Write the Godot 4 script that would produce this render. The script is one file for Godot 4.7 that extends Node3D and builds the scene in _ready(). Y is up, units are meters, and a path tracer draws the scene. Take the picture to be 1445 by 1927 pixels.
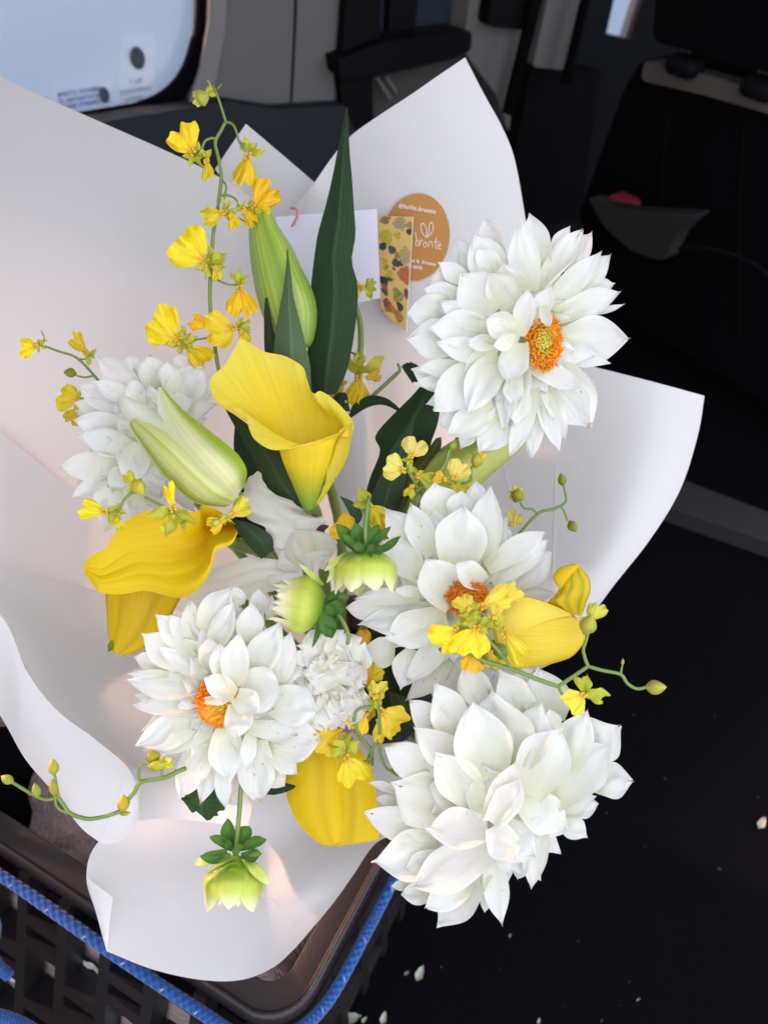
extends Node3D

# ---------- camera geometry: a photo pixel (1445 x 1927) plus a depth gives a place in the world ----------
const FOC := 1483.6
const SQ := 0.70710678
const CAM := Vector3(0.0, 0.87, 0.0)
const FW := Vector3(0.0, -SQ, -SQ)
const UPV := Vector3(0.0, SQ, -SQ)
const CARA := Vector3(0.8387, 0.0, -0.5446)   # the van's forward direction
const CARL := Vector3(-0.5446, 0.0, -0.8387)  # the van's left direction
const WALL := 1.28                            # distance to the van's left wall

var zx := 0.0
var zy := 0.0
var zs := 1.0
var zd := 0.45
var zcx := 0.0
var zcy := 0.0
var zgx := 0.0
var zgy := 0.0
var zu := 0.0003
var org := Vector3.ZERO
var rng := RandomNumberGenerator.new()
var wrink := FastNoiseLite.new()
var M := {}
var used := {}
var laid := []

func ray(x: float, y: float) -> Vector3:
	return FW + UPV * ((963.5 - y) / FOC) + Vector3.RIGHT * ((x - 722.5) / FOC)

func P(x: float, y: float, d: float) -> Vector3:
	return CAM + ray(x, y) * d

func frame(ox: float, oy: float, s: float, d: float, cx := 0.0, cy := 0.0, gx := 0.0, gy := 0.0) -> void:
	zx = ox; zy = oy; zs = s; zd = d; zcx = cx; zcy = cy; zgx = gx; zgy = gy
	zu = d / FOC / s

func Q(x: float, y: float, h := 0.0) -> Vector3:
	var d := zd + ((x - zcx) * zgx + (y - zcy) * zgy - h) * zu
	return P(zx + x / zs, zy + y / zs, d)

func on_floor(x: float, y: float, h: float) -> Vector3:
	var r := ray(x, y)
	return CAM + r * ((h - CAM.y) / r.y)

func on_wall(x: float, y: float, off: float) -> Vector3:
	var r := ray(x, y)
	return CAM + r * ((WALL - off) / r.dot(CARL))

func on_cross(x: float, y: float, a: float) -> Vector3:
	var r := ray(x, y)
	return CAM + r * (a / r.dot(CARA))

# ---------- scene tree ----------
func numbered(n: String) -> String:
	if not used.has(n):
		used[n] = 0
		return n
	used[n] += 1
	return "%s_%03d" % [n, used[n]]

func thing(called: String, label: String, category: String, at: Vector3, group := "") -> Node3D:
	var o := Node3D.new()
	o.name = numbered(called)
	add_child(o)
	o.position = at
	o.set_meta("label", label)
	o.set_meta("category", category)
	if group != "":
		o.set_meta("group", group)
	org = at
	return o

func part(called: String, mesh: Mesh, mat: Material, parent: Node3D) -> MeshInstance3D:
	var o := MeshInstance3D.new()
	o.name = called
	o.mesh = mesh
	o.material_override = mat
	parent.add_child(o, true)
	return o

func single(called: String, mesh: Mesh, mat: Material, label: String, category: String, at: Vector3, group := "") -> MeshInstance3D:
	var o := part(numbered(called), mesh, mat, self)
	o.position = at
	o.set_meta("label", label)
	o.set_meta("category", category)
	if group != "":
		o.set_meta("group", group)
	return o

func struct(called: String, mesh: Mesh, mat: Material, at := Vector3.ZERO) -> MeshInstance3D:
	var o := part(numbered(called), mesh, mat, self)
	o.position = at
	o.set_meta("kind", "structure")
	return o

func node_part(called: String, parent: Node3D) -> Node3D:
	var o := Node3D.new()
	o.name = called
	parent.add_child(o, true)
	return o

# ---------- meshes ----------
func grid(pts: PackedVector3Array, nu: int, nv: int, cols: PackedColorArray, closed := false) -> ArrayMesh:
	var nrm := PackedVector3Array()
	nrm.resize(nu * nv)
	var uv := PackedVector2Array()
	uv.resize(nu * nv)
	var idx := PackedInt32Array()
	for j in nv:
		for i in nu:
			uv[j * nu + i] = Vector2(float(i) / (nu - 1), float(j) / (nv - 1))
			if i < nu - 1 and j < nv - 1:
				var a := j * nu + i
				var b := a + 1
				var c := a + nu
				var e := c + 1
				var n1 := (pts[b] - pts[a]).cross(pts[c] - pts[a])
				var n2 := (pts[e] - pts[b]).cross(pts[c] - pts[b])
				nrm[a] += n1; nrm[b] += n1 + n2; nrm[c] += n1 + n2; nrm[e] += n2
				idx.append_array(PackedInt32Array([a, c, b, b, c, e]))
	if closed:
		for j in nv:
			var n := nrm[j * nu] + nrm[j * nu + nu - 1]
			nrm[j * nu] = n
			nrm[j * nu + nu - 1] = n
	var v := PackedVector3Array()
	v.resize(nu * nv)
	for k in nu * nv:
		v[k] = pts[k] - org
		nrm[k] = nrm[k].normalized() if nrm[k].length_squared() > 1e-24 else Vector3.UP
	var arr := []
	arr.resize(Mesh.ARRAY_MAX)
	arr[Mesh.ARRAY_VERTEX] = v
	arr[Mesh.ARRAY_NORMAL] = nrm
	arr[Mesh.ARRAY_TEX_UV] = uv
	arr[Mesh.ARRAY_COLOR] = cols
	arr[Mesh.ARRAY_INDEX] = idx
	var m := ArrayMesh.new()
	m.add_surface_from_arrays(Mesh.PRIMITIVE_TRIANGLES, arr)
	return m

func cr(a: Vector3, b: Vector3, c: Vector3, d: Vector3, t: float) -> Vector3:
	return 0.5 * (2.0 * b + (c - a) * t + (2.0 * a - 5.0 * b + 4.0 * c - d) * t * t + (3.0 * b - a - 3.0 * c + d) * t * t * t)

func along(p: Array, t: float) -> Vector3:
	var n := p.size()
	var f := clampf(t, 0.0, 1.0) * (n - 1)
	var i := mini(int(f), n - 2)
	var b: Vector3 = p[i]
	var c: Vector3 = p[i + 1]
	var a: Vector3 = p[i - 1] if i > 0 else 2.0 * b - c
	var d: Vector3 = p[i + 2] if i + 2 < n else 2.0 * c - b
	return cr(a, b, c, d, f - i)

func tone(name: String, s: float, t: float) -> Color:
	match name:
		"white":
			return Color(0.90, 0.903, 0.885).lerp(Color(0.77, 0.77, 0.46), 0.75 * pow(1.0 - t, 2.2))
		"ivory":
			return Color(0.90, 0.885, 0.84).lerp(Color(0.80, 0.76, 0.46), 0.6 * pow(1.0 - t, 2.0))
		"blush":
			return Color(0.86, 0.80, 0.76).lerp(Color(0.86, 0.86, 0.82), absf(s))
		"cream":
			return Color(0.84, 0.81, 0.68).lerp(Color(0.5, 0.56, 0.2), 0.5 * exp(-s * s * 40.0) * (1.0 - t * 0.6))
		"lily":
			return Color(0.93, 0.91, 0.85).lerp(Color(0.6, 0.64, 0.42), 0.55 * exp(-s * s * 60.0) * (1.0 - t))
		"budpetal":
			var c := Color(0.16, 0.33, 0.02).lerp(Color(0.50, 0.60, 0.09), smoothstep(0.08, 0.5, t))
			c = c.lerp(Color(0.78, 0.78, 0.48), smoothstep(0.62, 1.0, t))
			return c.lerp(Color(0.62, 0.68, 0.16), 0.4 * exp(-pow((absf(s) - 0.45) * 5.0, 2.0)))
		"calyx":
			return Color(0.07, 0.17, 0.03).lerp(Color(0.12, 0.26, 0.05), t * (1.0 - absf(s)))
		"oncpetal":
			return Color(0.55, 0.50, 0.03).lerp(Color(0.40, 0.46, 0.04), 1.0 - t)
		"lilybud":
			var c2 := Color(0.60, 0.66, 0.26).lerp(Color(0.30, 0.44, 0.03), exp(-s * s * 22.0) * 0.95)
			c2 = c2.lerp(Color(0.25, 0.42, 0.03), 0.55 * smoothstep(0.62, 0.98, absf(s)))
			c2 = c2.lerp(Color(0.78, 0.79, 0.66), 0.75 * smoothstep(0.45, 0.95, t) * (1.0 - exp(-s * s * 25.0)))
			return c2.lerp(Color(0.06, 0.14, 0.02), smoothstep(0.93, 1.0, t) * exp(-s * s * 6.0))
	return Color.WHITE

func petal(called: String, parent: Node3D, b: Vector3, t: Vector3, w: float, o: Dictionary) -> MeshInstance3D:
	# a thin cupped blade from b to t; widest past the middle, with a pointed tip
	var nu: int = o.get("nu", 11)
	var nv: int = o.get("nv", 14)
	var L := (t - b).length()
	var Y := (t - b) / L
	var Z: Vector3 = o.get("face", (CAM - (b + t) * 0.5).normalized())
	Z = (Z - Y * Z.dot(Y)).normalized().rotated(Y, o.get("roll", 0.0))
	var X := Y.cross(Z)
	var cup: float = o.get("cup", 0.7)
	var bow: float = o.get("bow", 0.08)
	var twist: float = o.get("twist", 0.0)
	var curl: float = o.get("curl", 0.0)
	var rip: float = o.get("ripple", 0.04)
	var ph: float = rng.randf() * TAU
	var peak: float = o.get("peak", 0.56)
	var base: float = o.get("base", 0.5)
	var sharp: float = o.get("sharp", 0.8)
	var pleat: float = o.get("pleat", 0.024)
	var notch: float = o.get("notch", 0.0)
	var bend: float = o.get("bend", 0.0)
	var vee: float = o.get("vee", 0.0)
	var asym := rng.randf_range(-0.6, 0.6)
	var split: float = o.get("split", 0.0)
	var crump: float = o.get("crumple", 0.06)
	var scheme: String = o.get("tone", "white")
	var tint: float = o.get("tint", 1.0)
	var pts := PackedVector3Array()
	var cols := PackedColorArray()
	for j in nv:
		var v := float(j) / (nv - 1)
		var wp: float
		if v < peak:
			wp = base + (1.0 - base) * sin(PI * 0.5 * v / peak)
		else:
			wp = pow(cos(PI * 0.5 * minf((v - peak) / (1.0 - peak), 0.985)), sharp)
		var hw := w * 0.5 * wp
		for i in nu:
			var s := 2.0 * i / (nu - 1) - 1.0
			var x: float
			var z: float
			var cu := cup * (0.5 + 0.75 * (1.0 - v)) * (1.0 + asym * s)
			if absf(cu) > 0.02:
				x = sin(s * cu) / cu * hw
				z = (1.0 - cos(s * cu)) / cu * hw
			else:
				x = s * hw
				z = 0.0
			z += bow * L * 4.0 * v * (1.0 - v) + curl * L * pow(v, 3.0)
			z += pleat * w * (absf(sin(s * 4.2 + ph * 0.3)) - 0.5) * sin(PI * minf(v * 1.15, 1.0)) + crump * w * wrink.get_noise_3d(s * 0.9 + ph * 9.0, v * 1.6, ph) * smoothstep(0.1, 0.5, v)
			z += rip * w * sin(v * 7.0 + ph + s) * s * absf(s) + vee * hw * absf(s) * sin(PI * v)
			x += bend * L * (v * v - v)
			var tw := twist * (v - 0.35)
			var xx := x * cos(tw) - z * sin(tw)
			var zz := x * sin(tw) + z * cos(tw)
			var y := v * L - notch * L * exp(-s * s * 30.0) * pow(v, 6.0) - split * L * exp(-pow((s - sign(asym) * 0.3) * 7.0, 2.0)) * pow(v, 7.0)
			y -= rip * 0.6 * w * sin(s * 5.0 + ph) * pow(v, 4.0) * (1.0 - wp)
			pts.append(b + X * xx + Y * y + Z * zz)
			cols.append(tone(scheme, s, v) * tint)
	return part(called, grid(pts, nu, nv, cols), o.get("mat", M.petal), parent)

func tube(called: String, parent: Node3D, path: Array, r0: float, r1: float, mat: Material, n := 24, sides := 9) -> MeshInstance3D:
	return part(called, tube_mesh(path, r0, r1, n, sides), mat, parent)

func tube_mesh(path: Array, r0: float, r1: float, n := 24, sides := 9, swell := 0.0) -> ArrayMesh:
	var pts := PackedVector3Array()
	var cols := PackedColorArray()
	var side := Vector3.ZERO
	for j in n + 1:
		var t := float(j) / n
		var p := along(path, t)
		var dir := (along(path, minf(t + 0.01, 1.0)) - along(path, maxf(t - 0.01, 0.0))).normalized()
		if side == Vector3.ZERO:
			side = dir.cross(Vector3(0.31, 0.77, 0.55)).normalized()
		side = (side - dir * side.dot(dir)).normalized()
		var other := dir.cross(side)
		var r := lerpf(r0, r1, t) * (1.0 + swell * sin(t * 37.0))
		if j == 0 or j == n:
			r *= 0.55
		for i in sides + 1:
			var a := TAU * i / sides
			pts.append(p + (side * cos(a) + other * sin(a)) * r)
			cols.append(Color.WHITE)
	return grid(pts, sides + 1, n + 1, cols, true)

func ovoid(called: String, parent: Node3D, b: Vector3, t: Vector3, r: float, c0: Color, c1: Color, mat: Material, lobes := 0, amp := 0.0, pk := 0.45) -> MeshInstance3D:
	var L := (t - b).length()
	var Y := (t - b) / L
	var X := Y.cross(Vector3(0.2, 0.6, 0.77)).normalized()
	var Zz := X.cross(Y)
	var pts := PackedVector3Array()
	var cols := PackedColorArray()
	var nu := 17
	var nv := 13
	for j in nv:
		var v := float(j) / (nv - 1)
		var wp := sin(PI * 0.5 * v / pk) if v < pk else pow(cos(PI * 0.5 * (v - pk) / (1.0 - pk)), 0.85)
		wp = maxf(wp, 0.03)
		for i in nu:
			var a := TAU * i / (nu - 1)
			var rr := r * wp * (1.0 + amp * cos(lobes * a))
			pts.append(b + Y * (v * L) + (X * cos(a) + Zz * sin(a)) * rr)
			var c := c0.lerp(c1, v)
			if lobes > 0:
				c = c.lerp(c0, 0.35 * (0.5 - 0.5 * cos(lobes * a)))
			cols.append(c)
	return part(called, grid(pts, nu, nv, cols, true), mat, parent)

func row_at(rows: Array, t: float) -> Array:
	# rows of [lx, ly, rx, ry, h] give a smooth left point and right point
	var l := []
	var r := []
	for q in rows:
		l.append(Vector3(q[0], q[1], q[4] if q.size() > 4 else 0.0))
		r.append(Vector3(q[2], q[3], q[4] if q.size() > 4 else 0.0))
	return [along(l, t), along(r, t)]

func blade(called: String, parent: Node3D, rows: Array, arc: float, vee: float, col: Callable, mat: Material, nu := 13, nv := 25, wave := 0.0, sec = null) -> MeshInstance3D:
	# an open sheet: leaves, petals and flaps whose two edges are known
	var pts := PackedVector3Array()
	var cols := PackedColorArray()
	var l := []
	var r := []
	for q in rows:
		l.append(Vector3(q[0], q[1], q[4] if q.size() > 4 else 0.0))
		r.append(Vector3(q[2], q[3], q[4] if q.size() > 4 else 0.0))
	for j in nv:
		var t := float(j) / (nv - 1)
		var a := along(l, t)
		var b := along(r, t)
		var hw := (b - a).length() * 0.5
		for i in nu:
			var s := 2.0 * i / (nu - 1) - 1.0
			var p := a.lerp(b, (s + 1.0) * 0.5)
			p.z += arc * hw * (1.0 - s * s) + vee * hw * (1.0 - absf(s)) + wave * hw * (sin(t * 17.0 + s * 2.0) + 0.7 * sin(t * 39.0 + s * 5.0)) * s * s
			if wave > 0.05:
				p += (b - a) * (0.5 * wave * s * s * s * (0.5 * sin(t * 31.0 + 1.0) + 0.5 * sin(t * 53.0)))
			if sec != null:
				p.z += sec.call(s, t)
			pts.append(Q(p.x, p.y, p.z))
			cols.append(col.call(s, t))
	return part(called, grid(pts, nu, nv, cols), mat, parent)

func pod(called: String, parent: Node3D, rows: Array, deep: float, col: Callable, mat: Material, lobes := 0, amp := 0.0, turn := 0.0, nu := 33, nv := 25) -> MeshInstance3D:
	# a closed body whose two outlines are known; deep = thickness over width
	var pts := PackedVector3Array()
	var cols := PackedColorArray()
	var l := []
	var r := []
	for q in rows:
		l.append(Vector3(q[0], q[1], q[4] if q.size() > 4 else 0.0))
		r.append(Vector3(q[2], q[3], q[4] if q.size() > 4 else 0.0))
	for j in nv:
		var t := float(j) / (nv - 1)
		var a := along(l, t)
		var b := along(r, t)
		var mid := (a + b) * 0.5
		var half := (b - a) * 0.5
		for i in nu:
			var an := TAU * i / (nu - 1)
			var k := 1.0 + amp * cos(lobes * an + turn)
			var p := mid + half * (-cos(an) * k)
			p.z += deep * half.length() * sin(an) * k
			pts.append(Q(p.x, p.y, p.z))
			cols.append(col.call(an, t))
	return part(called, grid(pts, nu, nv, cols, true), mat, parent)

func near_depth(x: float, y: float) -> float:
	# the depth of the sheet laid last, at a photo pixel
	var sum := 0.0
	var ws := 0.0
	for q in laid:
		var w := 1.0 / (pow(Vector2(q.x - x, q.y - y).length_squared() + 4.0, 2.0))
		sum += q.z * w
		ws += w
	return sum / ws

func crease(parent: Node3D, line: Array, r := 0.0005) -> void:
	var path := []
	for k in range(0, line.size(), 2):
		path.append(P(line[k], line[k + 1], near_depth(line[k], line[k + 1])))
	part("crease", tube_mesh(path, r, r, 20, 6), M.paper, parent)

func patch(rows: Array, n: int, m: int) -> ArrayMesh:
	# a smooth sheet through rows of [x, y, depth] control points in photo pixels
	var pts := PackedVector3Array()
	var cols := PackedColorArray()
	var lines := []
	for q in rows:
		var line := []
		for c in q:
			line.append(Vector3(c[0], c[1], c[2] * 1000.0))
		lines.append(line)
	laid.clear()
	for j in m + 1:
		var across := []
		for k in lines[0].size():
			var col := []
			for line in lines:
				col.append(line[k])
			across.append(along(col, float(j) / m))
		for i in n + 1:
			var p := along(across, float(i) / n)
			pts.append(P(p.x, p.y, p.z / 1000.0))
			laid.append(Vector3(p.x, p.y, p.z / 1000.0))
			cols.append(Color.WHITE)
	return grid(pts, n + 1, m + 1, cols)

func slab(front: PackedVector3Array, back: Vector3) -> ArrayMesh:
	# a flat outline with real thickness: front face, back face and rim
	var o := front[0]
	var nr := Vector3.ZERO
	for k in front.size():
		nr += (front[k] - o).cross(front[(k + 1) % front.size()] - o)
	nr = nr.normalized()
	var ex := (front[1] - o).normalized()
	var ey := nr.cross(ex)
	var flat := PackedVector2Array()
	for p in front:
		flat.append(Vector2((p - o).dot(ex), (p - o).dot(ey)))
	var tri := Geometry2D.triangulate_polygon(flat)
	var st := SurfaceTool.new()
	st.begin(Mesh.PRIMITIVE_TRIANGLES)
	st.set_smooth_group(-1)
	for k in range(0, tri.size(), 3):
		var a := front[tri[k]]
		var b := front[tri[k + 1]]
		var c := front[tri[k + 2]]
		if (b - a).cross(c - a).dot(back) > 0.0:
			var q := b
			b = c
			c = q
		for p in [a, c, b, a + back, b + back, c + back]:
			st.add_vertex(p - org)
	var n := front.size()
	var flip := nr.dot(back) > 0.0
	for k in n:
		var a2 := front[k]
		var b2 := front[(k + 1) % n]
		var quad := [a2, b2, b2 + back, a2, b2 + back, a2 + back] if not flip else [a2, b2 + back, b2, a2, a2 + back, b2 + back]
		for p in quad:
			st.add_vertex(p - org)
	st.generate_normals()
	return st.commit()

func box_between(c: Vector3, ex: Vector3, ey: Vector3, ez: Vector3, round := 0.0) -> ArrayMesh:
	# a box with half axes ex, ey, ez and rounded edges
	var pts := []
	var m := BoxMesh.new()
	m.size = Vector3(ex.length(), ey.length(), ez.length()) * 2.0
	var st := SurfaceTool.new()
	if round <= 0.0:
		st.append_from(m, 0, Transform3D(Basis(ex.normalized(), ey.normalized(), ez.normalized()), c - org))
		return st.commit()
	var n := 7
	var s := SphereMesh.new()
	s.radius = round
	s.height = round * 2.0
	s.radial_segments = 16
	s.rings = 7
	var arr := s.get_mesh_arrays()
	var v: PackedVector3Array = arr[Mesh.ARRAY_VERTEX]
	var ext := m.size * 0.5 - Vector3.ONE * round
	for k in v.size():
		var p := v[k]
		v[k] = Vector3(p.x + signf(p.x + 1e-5) * ext.x, p.y + signf(p.y + 1e-5) * ext.y, p.z + signf(p.z + 1e-5) * ext.z)
	arr[Mesh.ARRAY_VERTEX] = v
	var am := ArrayMesh.new()
	am.add_surface_from_arrays(Mesh.PRIMITIVE_TRIANGLES, arr)
	st.append_from(am, 0, Transform3D(Basis(ex.normalized(), ey.normalized(), ez.normalized()), c - org))
	return st.commit()

# ---------- materials ----------
func lin(r: float, g: float, b: float) -> Color:
	return Color(r, g, b).linear_to_srgb()

func mat(color: Color, rough: float, o := {}) -> StandardMaterial3D:
	var m := StandardMaterial3D.new()
	m.albedo_color = color
	m.roughness = rough
	m.metallic_specular = o.get("spec", 0.5)
	if o.has("vc"):
		m.vertex_color_use_as_albedo = true
		m.albedo_color = Color.WHITE
	if o.has("back"):
		m.backlight_enabled = true
		var k: float = o.back
		m.backlight = Color(k, k, k).linear_to_srgb()
	if o.has("bump"):
		m.heightmap_enabled = true
		m.heightmap_texture = o.bump
		m.heightmap_scale = o.get("bumps", 0.02)
		m.uv1_scale = o.get("uv", Vector3.ONE)
		if o.has("tri"):
			m.uv1_triplanar = true
	if o.has("tex"):
		m.albedo_texture = o.tex
		m.uv1_scale = o.get("uv", Vector3.ONE)
		if o.has("tri"):
			m.uv1_triplanar = true
	if o.has("sheen"):
		m.rim_enabled = true
		m.rim = o.sheen
	return m

func streaks(w: int, h: int, fine: float, along_v: float, sd: int, low := 0.0) -> ImageTexture:
	var n := FastNoiseLite.new()
	n.seed = sd
	n.frequency = 1.0
	n.fractal_octaves = 3
	var im := Image.create(w, h, false, Image.FORMAT_RGB8)
	for y in h:
		for x in w:
			var k := 0.5 + 0.5 * n.get_noise_2d(float(x) / w * fine, float(y) / h * along_v)
			k = lerpf(low, 1.0, clampf(k, 0.0, 1.0))
			im.set_pixel(x, y, Color(k, k, k))
	return ImageTexture.create_from_image(im)

func spotted(sd: int) -> ImageTexture:
	# a petal with a few brown bruises and a browned tip
	var r := RandomNumberGenerator.new()
	r.seed = sd
	var im := Image.create(128, 128, false, Image.FORMAT_RGB8)
	for y in 128:
		for x in 128:
			var k := 0.975 + 0.012 * sin(x * 0.37 + sin(y * 0.1) * 2.0)
			var c := Color(k, k, k)
			var edge := absf(x - 64.0) / 64.0
			if y > 120 and r.randf() < 0.5:
				c = Color(0.80, 0.70, 0.52)
			elif edge > 0.95 and y > 60 and r.randf() < 0.25:
				c = Color(0.86, 0.78, 0.64)
			im.set_pixel(x, y, c)
	for k in 2:
		var p := Vector2(r.randf_range(30, 98), r.randf_range(50, 118))
		var a := r.randf_range(1.2, 3.0)
		for y in range(-5, 6):
			for x in range(-4, 5):
				if Vector2(x * 1.2, y).length() < a + 0.8 * sin(x * 2.0 + y):
					im.set_pixel(clampi(int(p.x) + x, 0, 127), clampi(int(p.y) + y, 0, 127), Color(0.88, 0.72, 0.46))
	return ImageTexture.create_from_image(im)

func noise_tex(freq: float, sd: int, c0: Color, c1: Color, size := 256) -> NoiseTexture2D:
	var n := FastNoiseLite.new()
	n.seed = sd
	n.frequency = freq
	n.fractal_octaves = 4
	var t := NoiseTexture2D.new()
	t.noise = n
	t.width = size
	t.height = size
	t.seamless = true
	var g := Gradient.new()
	g.set_color(0, c0)
	g.set_color(1, c1)
	t.color_ramp = g
	return t

func materials() -> void:
	var vein := streaks(128, 64, 24.0, 2.0, 3)
	var fine := streaks(256, 64, 60.0, 1.0, 13)
	var leafvein := streaks(128, 64, 34.0, 1.0, 8)
	var grain := noise_tex(0.08, 5, Color.BLACK, Color.WHITE)
	M.petal = mat(Color.WHITE, 0.6, {"vc": 1, "back": 0.7, "bump": vein, "bumps": 0.018, "spec": 0.3, "tex": streaks(128, 128, 30.0, 3.0, 5, 0.965)})
	M.bruised = [M.petal.duplicate(), M.petal.duplicate(), M.petal.duplicate()]
	for k in 3:
		M.bruised[k].albedo_texture = spotted(40 + k)
	M.yellow = mat(Color.WHITE, 0.5, {"vc": 1, "back": 0.4, "bump": fine, "bumps": 0.012, "spec": 0.35, "tex": streaks(256, 64, 70.0, 1.5, 6, 0.92)})
	M.onc = mat(Color.WHITE, 0.5, {"vc": 1, "back": 0.45})
	M.bud = mat(Color.WHITE, 0.3, {"vc": 1, "back": 0.15, "bump": leafvein, "bumps": 0.02})
	M.leaf = mat(Color.WHITE, 0.5, {"vc": 1, "spec": 0.3, "back": 0.12, "bump": leafvein, "bumps": 0.03})
	M.stem = mat(lin(0.16, 0.24, 0.05), 0.45)
	M.darkstem = mat(lin(0.06, 0.11, 0.03), 0.5)
	M.stamen = mat(Color.WHITE, 0.55, {"vc": 1, "back": 0.1})
	M.paper = mat(lin(0.79, 0.765, 0.765), 0.5, {"back": 0.62, "bump": grain, "bumps": 0.004, "uv": Vector3(3, 3, 1)})
	M.card = mat(lin(0.68, 0.68, 0.80), 0.6)
	M.floor = mat(lin(0.0045, 0.0045, 0.0058), 0.95, {"spec": 0.1, "bump": noise_tex(0.25, 9, Color.BLACK, Color.WHITE), "bumps": 0.25, "uv": Vector3(9, 9, 9), "tri": 1})
	M.black = mat(lin(0.005, 0.005, 0.0065), 0.6, {"spec": 0.2})
	M.blackcloth = mat(lin(0.004, 0.004, 0.0052), 0.95, {"spec": 0.06})
	M.trim = mat(lin(0.15, 0.145, 0.145), 0.85, {"spec": 0.2, "bump": grain, "bumps": 0.03, "uv": Vector3(20, 20, 20), "tri": 1})
	M.trimdark = mat(lin(0.022, 0.025, 0.032), 0.7, {"spec": 0.3})
	M.skin = mat(lin(0.010, 0.011, 0.015), 0.7, {"spec": 0.2})
	M.beige = mat(lin(0.10, 0.09, 0.08), 0.95, {"spec": 0.1})
	M.crate = mat(lin(0.011, 0.010, 0.012), 0.4, {"bump": noise_tex(0.15, 19, Color.BLACK, Color.WHITE), "bumps": 0.02, "uv": Vector3(14, 14, 14), "tri": 1})
	M.rim = mat(lin(0.020, 0.0155, 0.0165), 0.38, {"bump": noise_tex(0.15, 29, Color.BLACK, Color.WHITE), "bumps": 0.015, "uv": Vector3(14, 14, 14), "tri": 1})
	M.fleece = mat(Color.WHITE, 1.0, {"sheen": 0.6, "tex": noise_tex(0.03, 21, lin(0.28, 0.19, 0.185), lin(0.50, 0.38, 0.375)), "bump": noise_tex(0.2, 22, Color.BLACK, Color.WHITE), "bumps": 0.6, "uv": Vector3(2, 2, 1)})
	var glass := StandardMaterial3D.new()
	glass.transparency = BaseMaterial3D.TRANSPARENCY_ALPHA
	glass.albedo_color = Color(0.9, 0.95, 1.0, 0.12)
	glass.roughness = 0.05
	M.glass = glass
	# rope: woven blue with pale pink flecks
	var im := Image.create(64, 256, false, Image.FORMAT_RGB8)
	var hi := Image.create(64, 256, false, Image.FORMAT_RGB8)
	for x in 256:
		for y in 64:
			var a := sin((x / 256.0 * 40.0 + y / 64.0 * 8.0) * TAU * 0.5)
			var b := sin((x / 256.0 * 40.0 - y / 64.0 * 8.0) * TAU * 0.5)
			var k := 0.5 + 0.25 * a + 0.25 * b
			hi.set_pixel(y, x, Color(k, k, k))
			var c := lin(0.003, 0.045, 0.22).lerp(lin(0.010, 0.105, 0.40), k)
			var u := fposmod(x / 256.0 * 4.0 + (0.5 if y > 32 else 0.0), 1.0)
			var vv := fposmod(y / 32.0, 1.0)
			if absf(u - 0.5 + 0.05 * a) < 0.045 and absf(vv - 0.5) < 0.12:
				c = lin(0.50, 0.33, 0.33)
			im.set_pixel(y, x, c)
	M.rope = mat(Color.WHITE, 0.9, {"tex": ImageTexture.create_from_image(im), "bump": ImageTexture.create_from_image(hi), "bumps": 0.15, "sheen": 0.4})

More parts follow.
